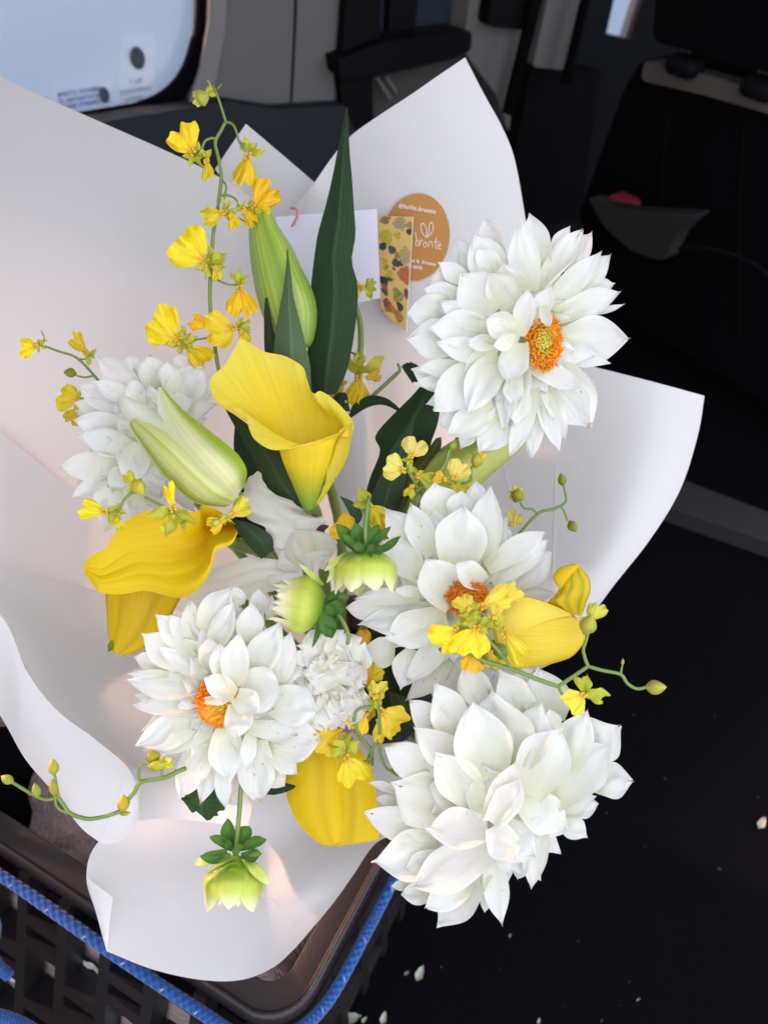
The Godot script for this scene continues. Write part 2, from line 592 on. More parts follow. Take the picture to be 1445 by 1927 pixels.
# ---------- plants ----------
func dahlia(called: String, label: String, cx: float, cy: float, rows: Array, fill: Array, hs: float, opts := {}) -> Node3D:
	# rows: petals seen in the photo as [base x, base y, tip x, tip y, width, height of the tip (, cup, tone)]
	var t := thing(called, label, "flower", Q(cx, cy, -60.0 * hs / 2.2), opts.get("group", "white dahlias in the bouquet"))
	var back := Q(cx, cy, -60.0 * hs)
	var stem_to: Array = opts.get("stem", [640.0, 1270.0, 0.74])
	tube("stem", t, [back, (back + P(stem_to[0], stem_to[1], stem_to[2])) * 0.5 + (back - CAM).normalized() * 0.03, P(stem_to[0], stem_to[1], stem_to[2])], 0.0032, 0.0035, M.stem)
	# hidden lower petals that fill the head
	for ring in fill:
		var n: int = ring[0]
		for k in n:
			var a = TAU * (k + 0.37 * rng.randf()) / n + ring[1]
			var dir := Vector2(cos(a), sin(a))
			var rx: float = opts.rr if dir.x > 0 else opts.rl
			var ry: float = opts.rd if dir.y > 0 else opts.ru
			var R: float = ring[2] * (0.93 + 0.12 * rng.randf()) / sqrt(pow(dir.x / rx, 2.0) + pow(dir.y / ry, 2.0))
			var h: float = ring[3] * hs
			petal("petal", t, Q(cx + dir.x * R * 0.12, cy + dir.y * R * 0.12, -50.0 * hs), Q(cx + dir.x * R, cy + dir.y * R, h), ring[4] * zu, {"cup": 0.2 + 0.4 * rng.randf(), "bow": 0.0, "vee": 0.06, "split": 0.1 if rng.randf() < 0.3 else 0.0, "roll": rng.randf_range(-0.35, 0.35), "sharp": rng.randf_range(0.8, 1.2) * opts.get("blunt", 1.0), "ripple": opts.get("ruffle", 0.06), "base": 0.6, "tone": opts.get("tone", "white"), "nu": 9, "nv": 10})
	for q in rows:
		var h2: float = q[5] * hs
		var inner: float = clampf(q[5] / 100.0, -0.3, 1.2)
		var cup: float = q[6] * opts.get("cups", 0.5) if q.size() > 6 and not q[6] is String else (1.3 if rng.randf() < 0.1 else 0.15 + 0.4 * rng.randf())
		var tn: String = q[q.size() - 1] if q[q.size() - 1] is String else opts.get("tone", "white")
		petal("petal", t, Q(q[0], q[1], h2 * 0.7 - 22.0 * hs), Q(q[2], q[3], h2), q[4] * opts.get("wide", 1.0) * zu, {
			"cup": cup, "bow": lerpf(0.03, -0.09, clampf(inner * 1.6, 0.0, 1.0)) + rng.randf_range(-0.04, 0.04), "vee": rng.randf_range(-0.05, 0.15), "split": 0.12 * rng.randf() if rng.randf() < 0.35 else 0.0, "roll": rng.randf_range(-0.3, 0.3),
			"curl": rng.randf_range(-0.05, 0.05), "twist": rng.randf_range(-0.3, 0.3), "sharp": rng.randf_range(0.75, 1.25) * opts.get("blunt", 1.0), "peak": rng.randf_range(0.42, 0.58) + opts.get("late", 0.0),
			"bend": rng.randf_range(-0.14, 0.14), "ripple": opts.get("ruffle", 0.07), "crumple": rng.randf_range(0.04, 0.12), "base": 0.62, "tone": tn, "tint": rng.randf_range(0.965, 1.0), "notch": rng.randf_range(-0.05, 0.03), "nu": 15, "nv": 18, "mat": M.bruised[rng.randi() % 3] if rng.randf() < 0.10 else M.petal})
	return t

func florets(parent: Node3D, cx: float, cy: float, rx: float, ry: float, h: float, n: int, face: Vector3, c_out: Color, c_in: Color) -> void:
	# the orange disc: a low dome set with small pointed florets
	var st := SurfaceTool.new()
	st.begin(Mesh.PRIMITIVE_TRIANGLES)
	st.set_smooth_group(-1)
	for k in n:
		var f := sqrt((k + 0.5) / n) * rng.randf_range(0.86, 1.12)
		var a := k * 2.39996
		var p := Q(cx + cos(a) * rx * f, cy + sin(a) * ry * f, h + 30.0 * (1.0 - f * f))
		var rim := Q(cx + cos(a) * rx * 1.2, cy + sin(a) * ry * 1.2, h)
		var outw := (rim - Q(cx, cy, h)).normalized()
		var dir := (face * (1.25 - 0.75 * f) + outw * (f * 0.75) + Vector3(rng.randf_range(-0.3, 0.3), rng.randf_range(-0.3, 0.3), rng.randf_range(-0.3, 0.3))).normalized()
		var len := (10.0 + 24.0 * smoothstep(0.25, 0.75, f) * rng.randf_range(0.4, 1.5)) * zu
		var wd := (4.6 + 2.2 * rng.randf()) * zu
		var sx := dir.cross(Vector3(0.3, 0.5, 0.8)).normalized() * wd
		var sy := dir.cross(sx).normalized() * wd
		var c := c_in.lerp(c_out, smoothstep(0.25, 0.6, f)) * Color(rng.randf_range(0.8, 1.1), rng.randf_range(0.7, 1.5), 1.0)
		var b := p - dir * len * 0.5
		var ring := [b + sx, b + sy, b - sx, b - sy]
		var mid := []
		var lean := Vector3(rng.randf_range(-1, 1), rng.randf_range(-1, 1), rng.randf_range(-1, 1)) * wd * 0.6
		for q in ring:
			mid.append(b + (q - b) * 1.25 + dir * len * 0.75 + lean)
		var tip := b + dir * len * 1.1 + lean * 1.6
		st.set_color(c)
		for i in 4:
			var j := (i + 1) % 4
			for v in [ring[i], mid[i], ring[j], ring[j], mid[i], mid[j], mid[i], tip, mid[j]]:
				st.add_vertex(v - org)
	st.generate_normals()
	var o := part("disc_florets", st.commit(), M.stamen, parent)
	o.set_meta("kind", "stuff")
	ovoid("disc", parent, Q(cx, cy, h - 60.0), Q(cx, cy, h + 18.0), rx * 0.9 * zu, c_in * 0.5, c_in, M.stamen)

func orchid(parent: Node3D, x: float, y: float, ang: float, len: float, wid: float, h: float, o := {}) -> void:
	# one dancing-lady bloom: a broad ruffled lip, small wavy petals and an orange crest; ang in degrees, counter-clockwise in the photo
	var bl := node_part("bloom", parent)
	var a := deg_to_rad(ang)
	var at := Q(x, y, h)
	var ex := (Q(x + 10.0, y, h) - at).normalized()
	var ey := (Q(x, y - 10.0, h) - at).normalized()
	var ez := (CAM - at).normalized()
	var dir := ex * cos(a) + ey * sin(a)
	var side := -ex * sin(a) + ey * cos(a)
	var tilt: float = o.get("tilt", 0.15)
	var L := len * zu
	var spread := atan2(wid * 0.5, len * 0.62) * 1.12
	var c1: Color = o.get("c", Color(0.86, 0.67, 0.010))
	c1 = c1 * 1.06
	var c0 := Color(0.74, 0.33, 0.006)
	var ph := rng.randf() * TAU
	var lobe := rng.randf_range(-0.16, 0.16)
	c1 = c1 * Color(rng.randf_range(0.9, 1.06), rng.randf_range(0.88, 1.06), 1.0)
	var pts := PackedVector3Array()
	var cols := PackedColorArray()
	var nu := 29
	var nv := 11
	for j in nv:
		var t := float(j) / (nv - 1)
		for i in nu:
			var s := 2.0 * i / (nu - 1) - 1.0
			var aa := s * spread * (0.42 + 0.58 * smoothstep(0.05, 0.45, t))
			var r := L * (0.06 + 0.94 * t) * (1.0 - 0.17 * exp(-s * s * 40.0) * t * t - 0.30 * pow(absf(s), 4.0) + 0.035 * sin(s * 13.0 + ph) * t * t + 0.09 * wrink.get_noise_2d(s * 1.8 + ph * 5.0, ph) * t + lobe * s * t)
			var z: float = r * tilt + L * 0.2 * wrink.get_noise_2d(s * 1.6, ph * 7.0 + t) * t * t + L * (0.06 * sin(s * 6.0 + ph) * t * t + 0.05 * sin(s * 17.0 + ph * 2.0) * pow(t, 5.0)) - L * 0.10 * s * s * t * t + L * o.get("fold", 0.0) * absf(s) * t
			pts.append(at + dir * (r * cos(aa)) + side * (r * sin(aa)) + ez * z)
			cols.append(c0.lerp(c1, smoothstep(0.05, 0.42, t + 0.1 * sin(s * 9.0 + ph))) * (1.0 + 0.12 * wrink.get_noise_2d(s * 5.0, t * 4.0 + ph)))
	part("lip", grid(pts, nu, nv, cols), M.onc, bl)
	var small: float = o.get("small", 0.42)
	for k in o.get("petals", [60.0, 120.0, 180.0, 240.0, 300.0]):
		var b := a + deg_to_rad(k + rng.randf_range(-14.0, 14.0))
		var pd := ex * cos(b) + ey * sin(b)
		var reach := maxf(len, 34.0) * small * rng.randf_range(0.75, 1.15)
		petal("petal", bl, at - ez * 2.0 * zu, at + pd * reach * zu + ez * rng.randf_range(-5.0, 6.0) * zu, reach * zu * 0.55, {"cup": rng.randf_range(-0.8, 0.9), "ripple": 0.3, "curl": rng.randf_range(-0.25, 0.25), "twist": rng.randf_range(-1.1, 1.1), "roll": rng.randf_range(-0.8, 0.8), "tone": "oncpetal", "mat": M.onc, "nu": 7, "nv": 9, "pleat": 0.05})
	for k in 4:
		var q := at + dir * (L * (0.02 + 0.05 * k)) + side * L * 0.07 * (1.0 if k % 2 == 0 else -1.0) + ez * 2.5 * zu
		ovoid("crest", bl, q - ez * 3.0 * zu, q + ez * 4.5 * zu + dir * 2.0 * zu, 3.4 * zu, Color(0.6, 0.28, 0.01), Color(0.85, 0.60, 0.05), M.onc)

func orchid_bud(parent: Node3D, x: float, y: float, ang: float, len: float, wid: float, h: float, c := Color(0.45, 0.44, 0.04)) -> void:
	var a := deg_to_rad(ang)
	var b := Q(x - cos(a) * len * 0.5, y + sin(a) * len * 0.5, h)
	var t := Q(x + cos(a) * len * 0.5, y - sin(a) * len * 0.5, h)
	ovoid("bud", parent, b, t, wid * 0.5 * zu, c * 0.75, c * 1.15, M.onc, 3, 0.10)

func spray(label: String, at: Array, d: float, stems: Array) -> Node3D:
	frame(0, 0, 1, d)
	var t := thing("orchid_spray", label, "orchid", Q(at[0], at[1]), "yellow orchid sprays in the bouquet")
	for s in stems:
		twig(t, s[0], s[1], s[2])
	return t

func twig(t: Node3D, r0: float, r1: float, px: Array) -> void:
	var path := []
	for k in range(0, px.size(), 3):
		path.append(Q(px[k], px[k + 1], px[k + 2]))
	tube("stem", t, path, r0 * zu * 0.85, r1 * zu * 0.85, M.stem, 8 * path.size(), 8)

func bud_shell(parent: Node3D, b: Vector3, t: Vector3, r: float, n: int, reach: float, lift: float, close: float, off: float, pale: float) -> void:
	# a whorl of petals wrapped round the bud, each a piece of the same swollen shape
	var L := (t - b).length()
	var Y := (t - b) / L
	var X := Y.cross(Vector3(0.2, 0.6, 0.77)).normalized()
	var Zz := X.cross(Y)
	for k in n:
		var phi := TAU * (k + off) / n
		var len := reach * rng.randf_range(0.90, 1.06)
		var flare := rng.randf_range(-0.06, 0.12)
		var pts := PackedVector3Array()
		var cols := PackedColorArray()
		for j in 17:
			var v := j / 16.0
			var wp := 1.12 if v < 0.5 else 1.12 * pow(cos(PI * 0.5 * minf((v - 0.5) / 0.5, 0.985)), 0.7)
			for i in 11:
				var s := i / 5.0 - 1.0
				var a := phi + s * wp * PI / n * 1.15
				var prof := pow(sin(PI * 0.5 * minf(v / 0.55, 1.0)), 0.85) * (1.0 - close * smoothstep(0.45, 1.0, v))
				var rr := r * (prof * (1.0 + lift) + 0.05 * (1.0 - s * s) * smoothstep(0.05, 0.4, v) + flare * pow(v, 4.0)) + r * 0.02
				pts.append(b + Y * (v * L * len) + (X * cos(a) + Zz * sin(a)) * rr)
				var c := Color(0.15, 0.31, 0.015).lerp(Color(0.50, 0.58, 0.07), smoothstep(0.12, 0.5, v))
				c = c.lerp(Color(0.84, 0.80, 0.55), clampf(smoothstep(0.55, 1.0, v) + pale, 0.0, 1.0) * smoothstep(0.2, 0.5, v))
				c = c.lerp(Color(0.30, 0.44, 0.04), 0.35 * pow(absf(sin(s * 6.0)), 6.0) * (1.0 - v))
				cols.append(c)
		part("petal", grid(pts, 11, 17, cols), M.bud, parent)

func flower_bud(label: String, bodyb: Array, bodyt: Array, rad: float, shells: Array, rows: Array, bracts: Array, stem: Array) -> Node3D:
	var b := Q(bodyb[0], bodyb[1], bodyb[2])
	var e := Q(bodyt[0], bodyt[1], bodyt[2])
	var t := thing("dahlia_bud", label, "flower bud", b, "green dahlia buds in the bouquet")
	ovoid("body", t, b, b.lerp(e, 0.8), rad * 0.9 * zu, Color(0.25, 0.40, 0.03), Color(0.75, 0.72, 0.42), M.bud, 0, 0.0, 0.45)
	for q in shells:
		bud_shell(t, b, e, rad * zu, q[0], q[1], q[2], q[3], q[4], q[5])
	for q in rows:
		petal("petal", t, Q(q[0], q[1], q[5]), Q(q[2], q[3], q[6]), q[4] * zu, {"cup": -0.7, "bow": q[7], "tone": "budpetal", "mat": M.bud, "peak": 0.45, "base": 0.6, "sharp": 0.8, "curl": rng.randf_range(-0.03, 0.12), "ripple": 0.02})
	for q in bracts:
		petal("bract", t, Q(q[0], q[1], q[5]), Q(q[2], q[3], q[6]), q[4] * zu, {"cup": 0.7, "bow": -0.12, "curl": 0.2, "tone": "calyx", "mat": M.leaf, "roll": rng.randf_range(-0.5, 0.5), "ripple": 0.08, "base": 0.35})
	var path := []
	for q in stem:
		path.append(Q(q[0], q[1], q[2]))
	tube("stem", t, path, 16.0 * zu, 17.0 * zu, M.stem)
	return t

func calla(label: String, base: Array, throat: Array, rim: Array, a0: float, a1: float, green := 0.25) -> Node3D:
	# a spathe: meridians run from the stem through the throat to the traced rim
	var t := thing("calla_lily", label, "calla lily", Q(base[0], base[1], 0.0), "yellow calla lilies in the bouquet")
	var rr := []
	for q in rim:
		rr.append(Vector3(q[0], q[1], q[2]))
	var nu := 97
	var nv := 33
	var pts := PackedVector3Array()
	var cols := PackedColorArray()
	var lines := []
	for i in nu:
		var k := float(i) / (nu - 1)
		var a := deg_to_rad(lerpf(a0, a1, k))
		var R := along(rr, k)
		var grow := 1.0 + 0.06 * k
		var B := Vector3(base[0] + cos(a) * base[2], base[1] + sin(a) * base[2] * 0.5, base[3] + sin(a) * base[2])
		var T := Vector3(throat[0] + cos(a) * throat[2] * grow, throat[1] + sin(a) * throat[3], throat[5] + sin(a) * throat[4] * grow)
		lines.append([B, (B * 0.42 + T * 0.58) + Vector3(cos(a), 0, sin(a)) * 4.0, T, T.lerp(R, 0.6) + Vector3(0, 0, 10), R])
	for j in nv:
		var v := float(j) / (nv - 1)
		for i in nu:
			var p := along(lines[i], v)
			p.z += 2.2 * sin(i * 0.9) * v * v + (8.0 * smoothstep(0.9, 1.0, v) * sin(i * 0.33))
			pts.append(Q(p.x, p.y, p.z))
			var c := Color(0.82, 0.60, 0.016).lerp(Color(0.84, 0.69, 0.07), smoothstep(0.55, 1.0, v))
			c = c.lerp(Color(0.30, 0.40, 0.03), green * 3.0 * clampf(0.30 - v, 0.0, 0.3))
			cols.append(c)
	part("spathe", grid(pts, nu, nv, cols), M.yellow, t)
	return t

func leaf(label: String, at: Array, rows: Array, arc: float, vee: float, c0: Color, c1: Color, wave := 0.0) -> Node3D:
	var t := thing("leaf", label, "leaf", Q(at[0], at[1]), "dark leaves in the bouquet")
	blade("leaf_blade", t, rows, arc, vee, func(s, _t): return c0.lerp(c1, exp(-s * s * 300.0) * 0.8 + 0.12 * absf(sin(s * 13.0))), M.leaf, 25, 31, wave)
	return t

# ---------- the place ----------
func panel(poly: Array, off: float, thick: float, cross := -1.0) -> ArrayMesh:
	var f := PackedVector3Array()
	for q in poly:
		f.append(on_wall(q[0], q[1], off) if cross < 0.0 else on_cross(q[0], q[1], cross))
	return slab(f, (CARL if cross < 0.0 else CARA) * thick)

func rounded(a: Array, n := 6) -> Array:
	# corners given with a third number are rounded by that many pixels
	var out := []
	for k in a.size():
		var q: Array = a[k]
		if q.size() < 3:
			out.append(q)
			continue
		var c := Vector2(q[0], q[1])
		var p := Vector2(a[k - 1][0], a[k - 1][1])
		var e := Vector2(a[(k + 1) % a.size()][0], a[(k + 1) % a.size()][1])
		var s: Vector2 = c + (p - c).normalized() * q[2]
		var f: Vector2 = c + (e - c).normalized() * q[2]
		for i in n + 1:
			var t := float(i) / n
			var b: Vector2 = s.lerp(c, t).lerp(c.lerp(f, t), t)
			out.append([b.x, b.y])
	return out

func van() -> void:
	org = Vector3.ZERO
	var fl := PackedVector3Array()
	for q in [[-0.22, -1.0], [1.34, -1.0], [1.34, 2.6], [-0.22, 2.6]]:
		fl.append(CARL * q[0] + CARA * q[1])
	struct("floor", slab(fl, Vector3.DOWN * 0.06), M.floor)
	var g := PlaneMesh.new()
	g.size = Vector2(60, 60)
	struct("ground", g, mat(lin(0.36, 0.38, 0.40), 0.9), Vector3(0, -0.55, 0))
	var ow := PackedVector3Array()
	for q in [[-6.0, -0.5], [9.0, -0.5], [9.0, 1.2], [-6.0, 1.2]]:
		ow.append(CARL * 3.6 + CARA * q[0] + Vector3.UP * q[1])
	struct("outside_wall", slab(ow, CARL * 0.2), mat(lin(0.27, 0.38, 0.53), 0.8))
	var rf := PackedVector3Array()
	for q in [[0.28, -1.0], [1.36, -1.0], [1.36, 2.6], [0.28, 2.6]]:
		rf.append(CARL * q[0] + CARA * q[1] + Vector3.UP * 1.28)
	struct("roof", slab(rf, Vector3.UP * 0.05), mat(lin(0.25, 0.25, 0.25), 0.9))
	var fr := PackedVector3Array()
	for q in [[-0.02, -0.06], [1.36, -0.06], [1.36, 1.28], [-0.02, 1.28]]:
		fr.append(CARA * 2.5 + CARL * q[0] + Vector3.UP * q[1])
	struct("bulkhead_wall", slab(fr, CARA * 0.05), M.blackcloth)
	var rd := PackedVector3Array()
	for q in [[0.05, -0.06], [1.36, -0.06], [1.36, 1.28], [0.05, 1.28]]:
		rd.append(CARA * -1.0 + CARL * q[0] + Vector3.UP * q[1])
	struct("rear_wall", slab(rd, CARA * -0.05), mat(lin(0.2, 0.2, 0.2), 0.9))
	# the left wall: inner skin pieces round the windows, each a panel of its own on the same wall
	var wall := thing("van_side_wall", "dark and grey trimmed inside of the van with three windows", "van wall", on_wall(500, 200, 0.0))
	var skin := [[-2900, -600], [-2400, -600], [-2400, 640], [-60, 262], [170, 232], [352, 196], [378, 60], [400, -600], [712, -600], [716, 76], [892, 62], [1150, -600], [1290, -600], [1140, 64], [1184, 74], [1400, -600], [1760, -600], [1750, 1500], [-2900, 1500]]
	part("inner_panel", panel(skin, 0.0, 0.03), M.skin, wall)
	var hed := [[-2900, -600], [-2900, -1500], [1760, -1500], [1760, -600]]
	part("header_panel", panel(hed, 0.0, 0.03), M.trimdark, wall)
	part("grey_trim", panel(rounded([[398, -180], [672, -180], [664, 60], [648, 192, 20], [520, 200], [430, 186], [352, 196, 20], [372, 150], [390, 60]]), 0.03, 0.026), M.trim, wall)
	part("trim_edge", panel([[400, -180], [436, -180], [424, 60], [402, 178], [356, 194], [378, 130], [394, 40]], 0.036, 0.006), mat(lin(0.20, 0.195, 0.195), 0.85), wall)
	part("trim_seam", tube_mesh([on_wall(560, -180, 0.031), on_wall(556, 20, 0.031), on_wall(548, 196, 0.031)], 0.0022, 0.0022, 20, 6), M.black, wall)
	part("ledge", panel([[60, 252], [352, 203], [430, 192], [520, 206], [648, 198], [700, 330], [720, 420], [200, 420]], 0.06, 0.056), M.trimdark, wall)
	part("pillar_cover", panel(rounded([[664, -180], [726, -180], [714, 78], [700, 150, 20], [706, 300], [652, 300], [640, 150]]), 0.05, 0.048), M.black, wall)
	part("window_sill", panel(rounded([[636, 112], [716, 80], [888, 58, 10], [886, 98, 12], [770, 128], [640, 152, 20]]), 0.07, 0.066), M.black, wall)
	part("lower_trim", panel([[640, 156], [770, 131], [886, 102], [940, 300], [700, 330]], 0.02, 0.016), mat(lin(0.055, 0.052, 0.05), 0.9), wall)
	part("pillar_trim", panel(rounded([[902, -180], [1012, -180], [1002, 0], [966, 150], [958, 250, 10], [934, 180, 10], [872, 96, 8]]), 0.05, 0.046), M.trim, wall)
	part("vent_box", panel(rounded([[944, -120], [1006, -120], [1004, 58, 16], [916, 50, 16]]), 0.08, 0.028), M.black, wall)
	part("seat_belt", panel([[1046, -180], [1064, -180], [966, 220], [950, 214]], 0.10, 0.01), M.blackcloth, wall)
	part("pillar_trim", panel(rounded([[1068, -180], [1132, -180], [1062, 132, 10], [1002, 126, 10]]), 0.06, 0.05), M.trim, wall)
	part("seat_belt", panel([[1142, -180], [1152, -180], [1072, 160], [1060, 158]], 0.10, 0.01), M.blackcloth, wall)
	part("lower_pillar", panel([[1000, 128], [1130, 134], [1090, 420], [960, 420], [975, 250]], 0.05, 0.046), M.black, wall)
	part("divider_bar", panel([[744, -180], [806, -180], [778, 74], [730, 78]], 0.02, 0.018), M.black, wall)
	for q in [[[707, 146], [713, 146], [738, 184], [733, 190]], [[724, 145], [731, 144], [749, 172], [745, 178]]]:
		part("coat_hook_bar", panel(q, 0.05, 0.008), mat(lin(0.12, 0.11, 0.11), 0.35), wall)
	# window seal: a dark rubber band along the rounded corner
	var sealp := []
	for q in rounded([[398, -580], [388, 10], [352, 196, 110], [-80, 268], [-1200, 440]], 12):
		sealp.append(on_wall(q[0], q[1], 0.012))
	part("window_seal", tube_mesh(sealp, 0.014, 0.014, 60, 8), M.blackcloth, wall)
	part("window_pane", panel(rounded([[-2420, 660], [-2420, -610], [402, -610], [385, 10], [350, 192, 100], [-60, 262]]), -0.01, 0.004), M.glass, wall)
	part("window_pane", panel([[712, -610], [1154, -610], [890, 64], [716, 78]], -0.01, 0.004), M.tint, wall)
	part("window_pane", panel([[1292, -606], [1404, -606], [1184, 76], [1140, 66]], -0.01, 0.004), M.glass, wall)
	# stickers on the window, read from outside, so mirrored from in here
	sticker_tall()
	sticker_wide()
	# seats
	seats()

func letters(parent: Node3D, words: String, x: float, y: float, h: float, col: Material, ex: Vector3, ey: Vector3, bold := false) -> void:
	var tm := TextMesh.new()
	var f := SystemFont.new()
	f.font_names = PackedStringArray(["Droid Sans"])
	f.font_weight = 700 if bold else 400
	tm.font = f
	tm.text = words
	tm.font_size = 32
	tm.pixel_size = h / 32.0
	tm.depth = 0.0004
	var o := part("lettering", tm, col, parent)
	o.transform = Transform3D(Basis(ex, ey, ex.cross(ey)), Vector3(x, 0, 0))
	o.position = ex * x + ey * y

func on_glass(x: float, y: float) -> Vector3:
	return on_wall(x, y, 0.0)

func sticker_tall() -> void:
	var c := on_glass(259, 130)
	var t := thing("window_sticker", "clear tall sticker with a round grey car emblem on the van window", "sticker", c, "stickers on the van window")
	part("film", panel([[232, 68], [294, 62], [286, 194], [224, 198]], 0.0, 0.001), M.film, t)
	var ex := (on_glass(280, 126.5) - c).normalized()
	var ey := (on_glass(261, 90) - c)
	ey = (ey - ex * ey.dot(ex)).normalized()
	var ez := ex.cross(ey)
	emblem(t, on_glass(258.5, 109) + ez * 0.002, ex, ey, (on_glass(272.5, 109) - on_glass(258.5, 109)).length(), (on_glass(258.5, 87) - on_glass(258.5, 109)).length())
	var k := (on_glass(269, 130) - on_glass(259, 130)).length() / 10.0
	var grey := mat(lin(0.10, 0.12, 0.15), 0.6)
	for q in [["No. 1", 255, 152, 8.5], ["motorsport", 255, 168.5, 9.0], ["service", 253, 184, 9.0]]:
		var n := node_part("print", t)
		n.position = on_glass(q[1], q[2]) - c + ez * 0.002
		letters(n, q[0], 0, 0, q[3] * k * 1.3, grey, -ex, ey)

func sticker_wide() -> void:
	var c := on_glass(155, 182)
	var t := thing("window_sticker", "wide sticker with mirrored blue lettering and a small dark disc", "sticker", c, "stickers on the van window")
	part("film", panel([[100, 166], [212, 154], [206, 210], [98, 216]], 0.0, 0.001), M.film, t)
	var ex := (on_glass(180, 178) - c).normalized()
	var ey := (on_glass(157, 150) - c)
	ey = (ey - ex * ey.dot(ex)).normalized()
	var ez := ex.cross(ey)
	emblem(t, on_glass(196, 178.5) + ez * 0.002, ex, ey, (on_glass(206, 178.5) - on_glass(196, 178.5)).length(), (on_glass(196, 163) - on_glass(196, 178.5)).length())
	var k := (on_glass(165, 182) - on_glass(155, 182)).length() / 10.0
	var blue := mat(lin(0.02, 0.06, 0.30), 0.6)
	for q in [["AMOITO OTOIM", 150, 172], ["NATOTSOTAA 3T", 152, 184], ["TIIBANTZ NAIZ", 157, 195]]:
		var n := node_part("print", t)
		n.position = on_glass(q[1], q[2]) - c + ez * 0.002
		letters(n, q[0], 0, 0, 11.0 * k, blue, -ex, ey, true)

func emblem(t: Node3D, c: Vector3, ex: Vector3, ey: Vector3, rx: float, ry: float) -> void:
	var disc := PackedVector3Array()
	for i in 28:
		var a := TAU * i / 28
		disc.append(c + ex * cos(a) * rx + ey * sin(a) * ry)
	var e := part("emblem_disc", slab(disc, -ex.cross(ey) * 0.001), mat(lin(0.035, 0.045, 0.06), 0.5), t)
	var pale := mat(lin(0.13, 0.15, 0.18), 0.5)
	var z := ex.cross(ey) * 0.0006
	for path in [[[-0.5, 0.72], [-0.16, 0.06], [0.0, 0.06], [0.16, 0.06], [0.5, 0.72]], [[-0.78, 0.4], [-0.36, -0.66], [-0.16, -0.3], [0.0, 0.02], [0.16, -0.3], [0.36, -0.66], [0.78, 0.4]]]:
		for i in path.size() - 1:
			var a: Vector3 = c + z + ex * path[i][0] * rx + ey * path[i][1] * ry
			var b: Vector3 = c + z + ex * path[i + 1][0] * rx + ey * path[i + 1][1] * ry
			part("emblem_stroke", tube_mesh([a, b], rx * 0.08, rx * 0.08, 2, 6), pale, e)
	var loop := []
	for i in 29:
		var a2 := TAU * i / 28
		loop.append(c + z + ex * cos(a2) * rx * 0.9 + ey * sin(a2) * ry * 0.9)
	part("emblem_ring", tube_mesh(loop, rx * 0.06, rx * 0.06, 56, 6), pale, e)

